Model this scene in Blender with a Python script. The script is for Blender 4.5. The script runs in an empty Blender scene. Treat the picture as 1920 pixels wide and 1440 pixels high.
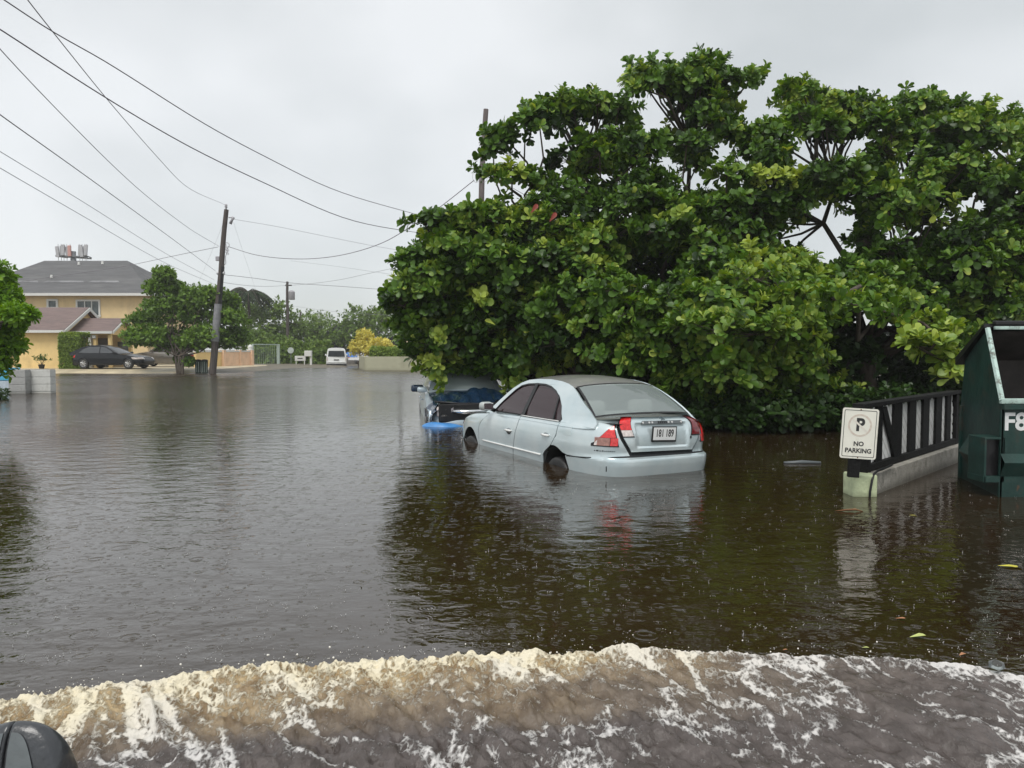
import bpy, bmesh, math, random
import numpy as np
from mathutils import Vector, Matrix
R = math.radians
PI = math.pi
random.seed(7)
rng = np.random.default_rng(11)
sc = bpy.context.scene
col = sc.collection

# ------------------------------------------------------------------ camera
CAMZ = 1.42
F = 1400.0
PITCH = math.atan(65 / F)
cam = bpy.data.objects.new('camera', bpy.data.cameras.new('camera'))
col.objects.link(cam)
cam.location = (0, 0, CAMZ)
cam.rotation_euler = (PI / 2 - PITCH, 0, 0)
cam.data.sensor_width = 36
cam.data.lens = 36 * F / 1920
cam.data.clip_start = 0.05
cam.data.clip_end = 3000
sc.camera = cam

# ------------------------------------------------------------------ world
SUN_EL, SUN_AZ = R(58), R(200)
w = bpy.data.worlds.new('World')
sc.world = w
w.use_nodes = True
nt = w.node_tree
nt.nodes.clear()
out = nt.nodes.new('ShaderNodeOutputWorld')
add = nt.nodes.new('ShaderNodeAddShader')
b1 = nt.nodes.new('ShaderNodeBackground')
b2 = nt.nodes.new('ShaderNodeBackground')
sky = nt.nodes.new('ShaderNodeTexSky')
sky.sky_type = 'NISHITA'
sky.sun_disc = False
sky.sun_elevation = SUN_EL
sky.sun_rotation = SUN_AZ
b1.inputs[1].default_value = 0.012
nt.links.new(sky.outputs[0], b1.inputs[0])
tc = nt.nodes.new('ShaderNodeTexCoord')
mp = nt.nodes.new('ShaderNodeMapping')
mp.inputs['Scale'].default_value = (1, 1, 1.6)
mp.inputs['Location'].default_value = (0.35, 0.1, 0.2)
nz = nt.nodes.new('ShaderNodeTexNoise')
nz.inputs['Scale'].default_value = 2.1
nz.inputs['Detail'].default_value = 4
nz.inputs['Roughness'].default_value = 0.45
cr = nt.nodes.new('ShaderNodeValToRGB')
cr.color_ramp.elements[0].position = 0.36
cr.color_ramp.elements[0].color = (0.56, 0.585, 0.585, 1)
cr.color_ramp.elements[1].position = 0.62
cr.color_ramp.elements[1].color = (0.79, 0.805, 0.81, 1)
nt.links.new(tc.outputs['Generated'], mp.inputs[0])
nt.links.new(mp.outputs[0], nz.inputs[0])
nt.links.new(nz.outputs[0], cr.inputs[0])
nt.links.new(cr.outputs[0], b2.inputs[0])
b2.inputs[1].default_value = 0.72
nt.links.new(b1.outputs[0], add.inputs[0])
nt.links.new(b2.outputs[0], add.inputs[1])
nt.links.new(add.outputs[0], out.inputs[0])

sun = bpy.data.objects.new('sun', bpy.data.lights.new('sun', 'SUN'))
col.objects.link(sun)
sun.data.energy = 1.5
sun.data.angle = R(28)
sun.data.color = (1, 0.97, 0.92)
# comes from behind and to the left of the camera
sv = Vector((math.sin(SUN_AZ) * math.cos(SUN_EL), math.cos(SUN_AZ) * math.cos(SUN_EL), math.sin(SUN_EL)))
sun.rotation_euler = sv.to_track_quat('Z', 'Y').to_euler()

sc.view_settings.view_transform = 'Standard'
sc.view_settings.look = 'None'
sc.view_settings.exposure = 0.58
sc.view_settings.gamma = 1.0
sc.view_settings.use_curve_mapping = False


# ------------------------------------------------------------------ picture -> place
def raydir(u, v):
    x = (u - 960) / F
    y = -(v - 720) / F
    c, s = math.cos(PITCH), math.sin(PITCH)
    return Vector((x, c + y * s, -s + y * c))


def P(u, v, D):
    d = raydir(u, v)
    return Vector((0, 0, CAMZ)) + d * (D / d.y)


def W(u, v, z=0.0):
    d = raydir(u, v)
    return Vector((0, 0, CAMZ)) + d * ((z - CAMZ) / d.z)


# ------------------------------------------------------------------ noise
def _h(ix, iy, seed):
    n = (ix.astype(np.int64) * 374761393 + iy.astype(np.int64) * 668265263 + seed * 1442695041) & 0xffffffff
    n = ((n ^ (n >> 13)) * 1274126177) & 0xffffffff
    n = n ^ (n >> 16)
    return (n & 0xffff) / 65535.0


def vnoise(x, y, seed=0):
    ix, iy = np.floor(x), np.floor(y)
    fx, fy = x - ix, y - iy
    fx = fx * fx * fx * (fx * (fx * 6 - 15) + 10)
    fy = fy * fy * fy * (fy * (fy * 6 - 15) + 10)
    a, b = _h(ix, iy, seed), _h(ix + 1, iy, seed)
    c, d = _h(ix, iy + 1, seed), _h(ix + 1, iy + 1, seed)
    return (a * (1 - fx) + b * fx) * (1 - fy) + (c * (1 - fx) + d * fx) * fy


def fbm(x, y, o=4, seed=0, g=0.5):
    s, a, t = 0, 1, 0
    for i in range(o):
        s = s + a * vnoise(x * 2 ** i + 17.3 * i, y * 2 ** i - 9.1 * i, seed + i)
        t += a
        a *= g
    return s / t


# ------------------------------------------------------------------ materials
MATS = {}


def nodes_of(m):
    m.use_nodes = True
    t = m.node_tree
    return t, t.nodes['Principled BSDF']


def mat(name, c, rough=0.6, metal=0.0, var=0.12, scale=6.0, bump=0.0, bscale=40.0, spec=0.5, coat=0.0, c2=None, stretch=None, ior=None):
    if name in MATS:
        return MATS[name]
    m = bpy.data.materials.new(name)
    MATS[name] = m
    t, p = nodes_of(m)
    N, L = t.nodes, t.links
    p.inputs['Roughness'].default_value = rough
    p.inputs['Metallic'].default_value = metal
    p.inputs['Specular IOR Level'].default_value = spec
    p.inputs['Coat Weight'].default_value = coat
    p.inputs['Coat Roughness'].default_value = 0.06
    if ior:
        p.inputs['IOR'].default_value = ior
    co = N.new('ShaderNodeTexCoord')
    mpp = N.new('ShaderNodeMapping')
    L.new(co.outputs['Object'], mpp.inputs[0])
    if stretch:
        mpp.inputs['Scale'].default_value = stretch
    n = N.new('ShaderNodeTexNoise')
    n.inputs['Scale'].default_value = scale
    n.inputs['Detail'].default_value = 6
    n.inputs['Roughness'].default_value = 0.6
    L.new(mpp.outputs[0], n.inputs[0])
    r = N.new('ShaderNodeValToRGB')
    r.color_ramp.elements[0].position = 0.3
    r.color_ramp.elements[1].position = 0.7
    lo = [x * (1 - var) for x in c]
    hi = [min(1, x * (1 + var)) for x in c]
    if c2:
        hi = c2
    r.color_ramp.elements[0].color = (*lo, 1)
    r.color_ramp.elements[1].color = (*hi, 1)
    L.new(n.outputs[0], r.inputs[0])
    L.new(r.outputs[0], p.inputs['Base Color'])
    if bump:
        n2 = N.new('ShaderNodeTexNoise')
        n2.inputs['Scale'].default_value = bscale
        n2.inputs['Detail'].default_value = 5
        L.new(mpp.outputs[0], n2.inputs[0])
        b = N.new('ShaderNodeBump')
        b.inputs['Strength'].default_value = bump
        b.inputs['Distance'].default_value = 0.02
        L.new(n2.outputs[0], b.inputs['Height'])
        L.new(b.outputs[0], p.inputs['Normal'])
    return m


def grime(m, c, scale=3.0, lo=.55, hi=.72, amt=.8, band=None, stretch=(1, 1, 1)):
    """stains with their own shape; band=(z0, z1) adds a tide mark between two heights"""
    t, p = nodes_of(m)
    N, L = t.nodes, t.links
    src = p.inputs['Base Color'].links[0].from_socket
    co = N.new('ShaderNodeTexCoord')
    mp_ = N.new('ShaderNodeMapping')
    mp_.inputs['Scale'].default_value = stretch
    L.new(co.outputs['Object'], mp_.inputs[0])
    n = N.new('ShaderNodeTexNoise')
    n.inputs['Scale'].default_value = scale
    n.inputs['Detail'].default_value = 9
    n.inputs['Roughness'].default_value = .7
    L.new(mp_.outputs[0], n.inputs[0])
    r = N.new('ShaderNodeMapRange')
    r.inputs['From Min'].default_value = lo
    r.inputs['From Max'].default_value = hi
    r.inputs['To Max'].default_value = amt
    L.new(n.outputs[0], r.inputs[0])
    fac = r.outputs[0]
    if band:
        sx_ = N.new('ShaderNodeSeparateXYZ')
        L.new(co.outputs['Object'], sx_.inputs[0])
        ad = N.new('ShaderNodeMath')
        ad.operation = 'MULTIPLY_ADD'
        L.new(n.outputs[0], ad.inputs[0])
        ad.inputs[1].default_value = (band[1] - band[0]) * 1.2
        L.new(sx_.outputs[2], ad.inputs[2])
        r2 = N.new('ShaderNodeMapRange')
        r2.inputs['From Min'].default_value = band[1] + (band[1] - band[0]) * .6
        r2.inputs['From Max'].default_value = band[0] + (band[1] - band[0]) * .6
        r2.inputs['To Max'].default_value = amt
        L.new(ad.outputs[0], r2.inputs[0])
        mxx = N.new('ShaderNodeMath')
        mxx.operation = 'MAXIMUM'
        L.new(fac, mxx.inputs[0])
        L.new(r2.outputs[0], mxx.inputs[1])
        fac = mxx.outputs[0]
    mx = N.new('ShaderNodeMix')
    mx.data_type = 'RGBA'
    L.new(fac, mx.inputs['Factor'])
    L.new(src, mx.inputs[6])
    mx.inputs[7].default_value = (*c, 1)
    L.new(mx.outputs[2], p.inputs['Base Color'])
    return m


def leaf_mat(name, dark, mid, light, rough=0.42, trans=0.3, spec=0.4):
    m = bpy.data.materials.new(name)
    t, p = nodes_of(m)
    N, L = t.nodes, t.links
    a = N.new('ShaderNodeAttribute')
    a.attribute_name = 'rnd'
    r = N.new('ShaderNodeValToRGB')
    e = r.color_ramp.elements
    e[0].position = 0.0
    e[0].color = (*dark, 1)
    e[1].position = 0.55
    e[1].color = (*mid, 1)
    e2 = e.new(0.92)
    e2.color = (*[(x + y) / 2 for x, y in zip(mid, light)], 1)
    e3 = e.new(1.0)
    e3.color = (*light, 1)
    L.new(a.outputs['Fac'], r.inputs[0])
    L.new(r.outputs[0], p.inputs['Base Color'])
    p.inputs['Roughness'].default_value = rough
    p.inputs['Specular IOR Level'].default_value = spec
    tr = N.new('ShaderNodeBsdfTranslucent')
    hs = N.new('ShaderNodeHueSaturation')
    hs.inputs['Value'].default_value = 1.5
    hs.inputs['Saturation'].default_value = 1.15
    hs.inputs['Hue'].default_value = 0.485
    L.new(r.outputs[0], hs.inputs['Color'])
    L.new(hs.outputs[0], tr.inputs[0])
    mx = N.new('ShaderNodeMixShader')
    mx.inputs[0].default_value = trans
    L.new(p.outputs[0], mx.inputs[1])
    L.new(tr.outputs[0], mx.inputs[2])
    L.new(mx.outputs[0], N['Material Output'].inputs[0])
    return m


def glass_mat(name, tint, opac=0.5, rough=0.03, spec=0.5, ior=1.5):
    """thin car glass: partly see-through, glossy on top"""
    m = bpy.data.materials.new(name)
    t, p = nodes_of(m)
    N, L = t.nodes, t.links
    p.inputs['Base Color'].default_value = (*tint, 1)
    p.inputs['Roughness'].default_value = rough
    p.inputs['IOR'].default_value = ior
    p.inputs['Specular IOR Level'].default_value = spec
    tr = N.new('ShaderNodeBsdfTransparent')
    tr.inputs[0].default_value = (0.75, 0.8, 0.8, 1)
    mx = N.new('ShaderNodeMixShader')
    fr = N.new('ShaderNodeFresnel')
    fr.inputs[0].default_value = ior
    mm = N.new('ShaderNodeMath')
    mm.operation = 'MAXIMUM'
    mm.inputs[1].default_value = opac
    L.new(fr.outputs[0], mm.inputs[0])
    L.new(mm.outputs[0], mx.inputs[0])
    L.new(tr.outputs[0], mx.inputs[1])
    L.new(p.outputs[0], mx.inputs[2])
    L.new(mx.outputs[0], N['Material Output'].inputs[0])
    return m


# ------------------------------------------------------------------ mesh helpers
def link(o, parent=None):
    col.objects.link(o)
    if parent:
        o.parent = parent
    return o


def fast_mesh(name, V, Q, m, parent=None, smooth=False, rnd=None):
    """V (n,3) array, Q (k,4) or (k,3) array"""
    me = bpy.data.meshes.new(name)
    V = np.asarray(V, dtype=np.float32)
    Q = np.asarray(Q, dtype=np.int32)
    k, s = Q.shape
    me.vertices.add(len(V))
    me.vertices.foreach_set('co', V.ravel())
    me.loops.add(k * s)
    me.loops.foreach_set('vertex_index', Q.ravel())
    me.polygons.add(k)
    me.polygons.foreach_set('loop_start', np.arange(0, k * s, s, dtype=np.int32))
    if rnd is not None:
        at = me.attributes.new('rnd', 'FLOAT', 'POINT')
        at.data.foreach_set('value', np.asarray(rnd, dtype=np.float32))
    me.update(calc_edges=True)
    me.validate()
    if smooth:
        me.shade_smooth()
    me.materials.append(m)
    return link(bpy.data.objects.new(name, me), parent)


class MB:
    def __init__(s):
        s.v = []
        s.f = []

    def addv(s, vs, fs):
        n = len(s.v)
        s.v += [tuple(x) for x in vs]
        s.f += [tuple(i + n for i in f) for f in fs]
        return s

    def box(s, c, d, rz=0, bev=0.0, M=None):
        hx, hy, hz = d[0] / 2, d[1] / 2, d[2] / 2
        Mx = Matrix.Translation(c if c is not None else (0, 0, 0)) @ Matrix.Rotation(rz, 4, 'Z')
        if M:
            Mx = M
        if bev <= 0:
            vs = [Mx @ Vector((x * hx, y * hy, z * hz)) for x in (-1, 1) for y in (-1, 1) for z in (-1, 1)]
            fs = [(0, 1, 3, 2), (4, 6, 7, 5), (0, 4, 5, 1), (2, 3, 7, 6), (0, 2, 6, 4), (1, 5, 7, 3)]
            return s.addv(vs, fs)
        bm = bmesh.new()
        bmesh.ops.create_cube(bm, size=1)
        for v in bm.verts:
            v.co = Vector((v.co.x * d[0], v.co.y * d[1], v.co.z * d[2]))
        bmesh.ops.bevel(bm, geom=bm.edges[:], offset=min(bev, min(d) * 0.49), segments=3, affect='EDGES', profile=0.5)
        bm.verts.ensure_lookup_table()
        vs = [Mx @ v.co for v in bm.verts]
        fs = [[v.index for v in f.verts] for f in bm.faces]
        bm.free()
        return s.addv(vs, fs)

    def tube(s, pts, rad, n=8, cap=True):
        pts = [Vector(p) for p in pts]
        k = len(pts)
        if not hasattr(rad, '__len__'):
            rad = [rad] * k
        base = len(s.v)
        prev = None
        for i, p in enumerate(pts):
            t = (pts[min(i + 1, k - 1)] - pts[max(i - 1, 0)])
            if t.length < 1e-9:
                t = Vector((0, 0, 1))
            t.normalize()
            if prev is None:
                a = t.orthogonal().normalized()
            else:
                a = (prev - t * prev.dot(t))
                a = a.normalized() if a.length > 1e-6 else t.orthogonal().normalized()
            prev = a
            b = t.cross(a)
            for j in range(n):
                an = 2 * PI * j / n
                s.v.append(tuple(p + (a * math.cos(an) + b * math.sin(an)) * rad[i]))
        for i in range(k - 1):
            for j in range(n):
                a0 = base + i * n + j
                a1 = base + i * n + (j + 1) % n
                s.f.append((a0, a1, a1 + n, a0 + n))
        if cap:
            s.f.append(tuple(base + j for j in reversed(range(n))))
            s.f.append(tuple(base + (k - 1) * n + j for j in range(n)))
        return s

    def lathe(s, prof, M, n=24):
        """prof: (r, h) list, revolved round local z, placed by M"""
        base = len(s.v)
        for r, h in prof:
            for j in range(n):
                a = 2 * PI * j / n
                s.v.append(tuple(M @ Vector((r * math.cos(a), r * math.sin(a), h))))
        for i in range(len(prof) - 1):
            for j in range(n):
                a0 = base + i * n + j
                a1 = base + i * n + (j + 1) % n
                s.f.append((a0, a1, a1 + n, a0 + n))
        s.f.append(tuple(base + j for j in reversed(range(n))))
        s.f.append(tuple(base + (len(prof) - 1) * n + j for j in range(n)))
        return s

    def grid(s, G):
        """G: 2-D list of points"""
        n = len(s.v)
        r, c = len(G), len(G[0])
        for row in G:
            s.v += [tuple(p) for p in row]
        for i in range(r - 1):
            for j in range(c - 1):
                a = n + i * c + j
                s.f.append((a, a + 1, a + c + 1, a + c))
        return s

    def prism(s, poly, fn, th):
        """poly outline in 2-D; fn(a, b, t) -> 3-D for t in (0, th)"""
        k = len(poly)
        vs = [fn(a, b, 0) for a, b in poly] + [fn(a, b, th) for a, b in poly]
        fs = [tuple(range(k)), tuple(reversed(range(k, 2 * k)))]
        for i in range(k):
            j = (i + 1) % k
            fs.append((i, j, k + j, k + i))
        return s.addv(vs, fs)

    def build(s, name, m, parent=None, smooth=False, angle=None, sub=0, bevel=0, fixn=True):
        me = bpy.data.meshes.new(name)
        me.from_pydata(s.v, [], s.f)
        if fixn:
            bm = bmesh.new()
            bm.from_mesh(me)
            bmesh.ops.recalc_face_normals(bm, faces=bm.faces[:])
            bm.to_mesh(me)
            bm.free()
        me.materials.append(m)
        o = link(bpy.data.objects.new(name, me), parent)
        if smooth or angle:
            me.shade_smooth()
        if angle:
            me.set_sharp_from_angle(angle=R(angle))
        if bevel:
            b = o.modifiers.new('b', 'BEVEL')
            b.width = bevel
            b.segments = 2
            b.limit_method = 'ANGLE'
            b.angle_limit = R(40)
        if sub:
            q = o.modifiers.new('s', 'SUBSURF')
            q.levels = sub
            q.render_levels = sub
        return o


def tag(o, label=None, cat=None, group=None, kind=None):
    if label:
        o['label'] = label
    if cat:
        o['category'] = cat
    if group:
        o['group'] = group
    if kind:
        o['kind'] = kind
    return o


def empty(name, loc=(0, 0, 0), rot=(0, 0, 0)):
    o = bpy.data.objects.new(name, None)
    o.location = loc
    o.rotation_euler = rot
    o.empty_display_size = 0.2
    return link(o)


def copy_tree(o, parent=None):
    c = o.copy()
    col.objects.link(c)
    c.parent = parent
    for ch in list(o.children):
        copy_tree(ch, c)
    return c


def text_mesh(txt, size, name, m, parent, M, depth=0.002, bold=0.0, sx=1.0, align='CENTER'):
    cu = bpy.data.curves.new('t', 'FONT')
    cu.body = txt
    cu.size = size
    cu.align_x = align
    cu.align_y = 'CENTER'
    cu.extrude = depth
    cu.offset = bold
    cu.resolution_u = 4
    o = bpy.data.objects.new('t', cu)
    col.objects.link(o)
    dg = bpy.context.evaluated_depsgraph_get()
    me = bpy.data.meshes.new_from_object(o.evaluated_get(dg))
    bpy.data.objects.remove(o)
    bpy.data.curves.remove(cu)
    me.transform(Matrix.Diagonal((sx, 1, 1, 1)))
    me.transform(M)
    me.name = name
    me.materials.clear()
    me.materials.append(m)
    return link(bpy.data.objects.new(name, me), parent)


def sheet2d(loops, fn, th=0.01, bev=0.0, res=0):
    """2-D outline with holes -> list of verts/faces mapped by fn(a,b,t)"""
    cu = bpy.data.curves.new('c', 'CURVE')
    cu.dimensions = '2D'
    cu.fill_mode = 'BOTH'
    cu.extrude = th / 2
    for lp in loops:
        sp = cu.splines.new('POLY')
        sp.points.add(len(lp) - 1)
        for i, (a, b) in enumerate(lp):
            sp.points[i].co = (a, b, 0, 1)
        sp.use_cyclic_u = True
    o = bpy.data.objects.new('c', cu)
    col.objects.link(o)
    dg = bpy.context.evaluated_depsgraph_get()
    me = bpy.data.meshes.new_from_object(o.evaluated_get(dg))
    vs = [fn(v.co.x, v.co.y, v.co.z) for v in me.vertices]
    fs = [tuple(p.vertices) for p in me.polygons]
    bpy.data.objects.remove(o)
    bpy.data.curves.remove(cu)
    bpy.data.meshes.remove(me)
    mb = MB()
    mb.addv(vs, fs)
    return mb


def interp(x, tab):
    if x <= tab[0][0]:
        return tab[0][1]
    for (a, b), (c, d) in zip(tab, tab[1:]):
        if x <= c:
            return b + (d - b) * (x - a) / (c - a)
    return tab[-1][1]


def spl(x, tab):
    """smooth table lookup (catmull-rom)"""
    n = len(tab)
    if x <= tab[0][0]:
        return tab[0][1]
    if x >= tab[-1][0]:
        return tab[-1][1]
    for i in range(n - 1):
        if x <= tab[i + 1][0]:
            x0, y0 = tab[i]
            x1, y1 = tab[i + 1]
            m0 = (y1 - tab[max(i - 1, 0)][1]) / (x1 - tab[max(i - 1, 0)][0])
            m1 = (tab[min(i + 2, n - 1)][1] - y0) / (tab[min(i + 2, n - 1)][0] - x0)
            h = x1 - x0
            t = (x - x0) / h
            return ((2 * t ** 3 - 3 * t ** 2 + 1) * y0 + (t ** 3 - 2 * t ** 2 + t) * h * m0 +
                    (-2 * t ** 3 + 3 * t ** 2) * y1 + (t ** 3 - t ** 2) * h * m1)


# ================================================================== THE SETTING
def ramp_node(N, stops, interp_='LINEAR'):
    r = N.new('ShaderNodeValToRGB')
    e = r.color_ramp.elements
    r.color_ramp.interpolation = interp_
    e[0].position, e[0].color = stops[0][0], (*stops[0][1], 1)
    e[1].position, e[1].color = stops[-1][0], (*stops[-1][1], 1)
    for p_, c_ in stops[1:-1]:
        x = e.new(p_)
        x.color = (*c_, 1)
    return r


def water_mat():
    m = bpy.data.materials.new('flood_water')
    t, p = nodes_of(m)
    N, L = t.nodes, t.links

    def math_(op, a=None, b=None, c=None):
        n = N.new('ShaderNodeMath')
        n.operation = op
        for i, q in enumerate((a, b, c)):
            if q is None:
                continue
            if isinstance(q, (int, float)):
                n.inputs[i].default_value = q
            else:
                L.new(q, n.inputs[i])
        return n.outputs[0]
    p.inputs['Roughness'].default_value = 0.07
    p.inputs['IOR'].default_value = 1.8
    co = N.new('ShaderNodeTexCoord').outputs['Object']

    def noise(scale, detail, st=(1, 1, 1), rot=0.0, rough=0.5):
        mpn = N.new('ShaderNodeMapping')
        mpn.inputs['Scale'].default_value = st
        mpn.inputs['Rotation'].default_value = (0, 0, rot)
        L.new(co, mpn.inputs[0])
        n = N.new('ShaderNodeTexNoise')
        n.inputs['Scale'].default_value = scale
        n.inputs['Detail'].default_value = detail
        n.inputs['Roughness'].default_value = rough
        L.new(mpn.outputs[0], n.inputs[0])
        return n.outputs[0]
    # murky colour, silt drifting in it
    r = ramp_node(N, [(0.3, (0.018, 0.0095, 0.0025)), (0.5, (0.025, 0.014, 0.005)), (0.75, (0.034, 0.023, 0.013))])
    L.new(noise(0.35, 4), r.inputs[0])
    L.new(r.outputs[0], p.inputs['Base Color'])
    patch = N.new('ShaderNodeMapRange')
    patch.inputs['From Min'].default_value = 0.35
    patch.inputs['From Max'].default_value = 0.65
    patch.inputs['To Min'].default_value = 0.45
    patch.inputs['To Max'].default_value = 1.5
    L.new(noise(0.28, 3, (1, 0.5, 1), 0.3), patch.inputs[0])
    h1 = math_('MULTIPLY', noise(3.2, 3, (1, 1.6, 1), 0.15), 0.010)
    h2 = math_('MULTIPLY', noise(13, 3, (1, 1.4, 1), -0.2), 0.0021)
    h3 = math_('MULTIPLY', noise(46, 2), 0.0004)
    hw = math_('MULTIPLY', math_('ADD', math_('ADD', h1, h2), h3), patch.outputs[0])
    tot = hw
    # rain rings
    for sc_, amp, thr, off in ((4.3, 0.0014, 0.80, 0.0), (7.5, 0.0009, 0.66, 3.7), (15.0, 0.0006, 0.5, 8.1)):
        mpn = N.new('ShaderNodeMapping')
        mpn.inputs['Location'].default_value = (off, off * 1.7, 0)
        L.new(co, mpn.inputs[0])
        v = N.new('ShaderNodeTexVoronoi')
        v.voronoi_dimensions = '2D'
        v.inputs['Scale'].default_value = sc_
        L.new(mpn.outputs[0], v.inputs['Vector'])
        sp = N.new('ShaderNodeSeparateColor')
        L.new(v.outputs['Color'], sp.inputs[0])
        rad = math_('MULTIPLY', sp.outputs[1], 0.36)
        dd = math_('SUBTRACT', v.outputs['Distance'], rad)
        g = math_('POWER', 2.718, math_('MULTIPLY', math_('MULTIPLY', dd, dd), -260.0))
        cw = math_('COSINE', math_('MULTIPLY', dd, 62.0))
        act = math_('GREATER_THAN', sp.outputs[0], thr)
        fade = math_('SUBTRACT', 1.15, math_('MULTIPLY', sp.outputs[1], 0.9))
        hr = math_('MULTIPLY', math_('MULTIPLY', math_('MULTIPLY', g, cw), act), math_('MULTIPLY', fade, amp))
        tot = math_('ADD', tot, hr)
    sx = N.new('ShaderNodeSeparateXYZ')
    L.new(co, sx.inputs[0])
    rg = N.new('ShaderNodeMapRange')
    rg.inputs['From Min'].default_value = 8
    rg.inputs['From Max'].default_value = 34
    rg.inputs['To Min'].default_value = 0.055
    rg.inputs['To Max'].default_value = 0.26
    L.new(sx.outputs[1], rg.inputs[0])
    L.new(math_('MULTIPLY', rg.outputs[0], math_('ADD', 0.6, math_('MULTIPLY', noise(0.22, 3, (.5, 1.6, 1), 0.25), 0.8))), p.inputs['Roughness'])
    b = N.new('ShaderNodeBump')
    b.inputs['Strength'].default_value = 1.0
    b.inputs['Distance'].default_value = 1.0
    L.new(tot, b.inputs['Height'])
    L.new(b.outputs[0], p.inputs['Normal'])
    return m


WATER = water_mat()
mb = MB()
mb.grid([[(x, y, 0.0) for x in (-90, -40, -12, -4, 0, 4, 12, 40, 90)] for y in (-8, 2, 6, 12, 20, 40, 74, 110)])
tag(mb.build('water', WATER), kind='structure')

# ground: one sheet, flooded in the street, a little higher in the yards
GROUND = mat('wet_ground', (0.13, 0.11, 0.075), rough=0.55, var=0.35, scale=1.3, bump=0.5, bscale=18)


def sstep(a, b, x):
    t = max(0.0, min(1.0, (x - a) / (b - a)))
    return t * t * (3 - 2 * t)


def ground_z(x, y):
    z = -0.38
    left = sstep(43.6, 45.6, y - 0.10 * (x + 20) * 0.0) * sstep(-13.5, -18.5, x)
    left2 = sstep(52, 60, y) * sstep(-11.5, -14.5, x)
    far = sstep(73.5, 76, y)
    right = sstep(16.5, 20, y) * sstep(-1, 5, x) * 0.9
    k = max(left, left2 * 0.9, far, right)
    return z + k * 0.55


xs = [-900, -300, -120, -60] + [x * 1.0 for x in range(-45, 16)] + [25, 60, 120, 300, 900]
ys = [-60, -10, 5, 12, 16, 17, 18, 19, 20, 24, 32, 40] + [42 + i * 0.5 for i in range(12)] + [49, 50, 51, 52, 54, 56, 58, 60, 64, 68, 72, 73, 74, 75, 76, 78, 84, 100, 150, 300, 1200]
mb = MB()
mb.grid([[(x, y, ground_z(x, y)) for x in xs] for y in ys])
tag(mb.build('ground', GROUND, smooth=True), kind='structure')

# concrete apron in front of the yellow houses
CONC = mat('apron_concrete', (0.52, 0.44, 0.30), rough=0.5, var=0.22, scale=1.2, bump=0.2, bscale=25)
mb = MB()
pts = []
for i in range(29):
    x = -31.5 + i * 0.5
    e = 44.1 + 0.25 * math.sin(x * 0.9) + 0.5 * sstep(-20, -17, x)
    dz = -.42 * sstep(-19.2, -17.5, x)
    pts.append([(x, e - 0.6, -0.16 + dz), (x, e, 0.05 + dz), (x, e + 0.8, 0.20 + dz), (x, e + 3, 0.235 + dz), (x, e + 8, 0.24 + dz), (x, e + 13, 0.24 + dz)])
mb.grid(pts)
tag(mb.build('driveway', CONC, smooth=True), kind='structure')


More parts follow.
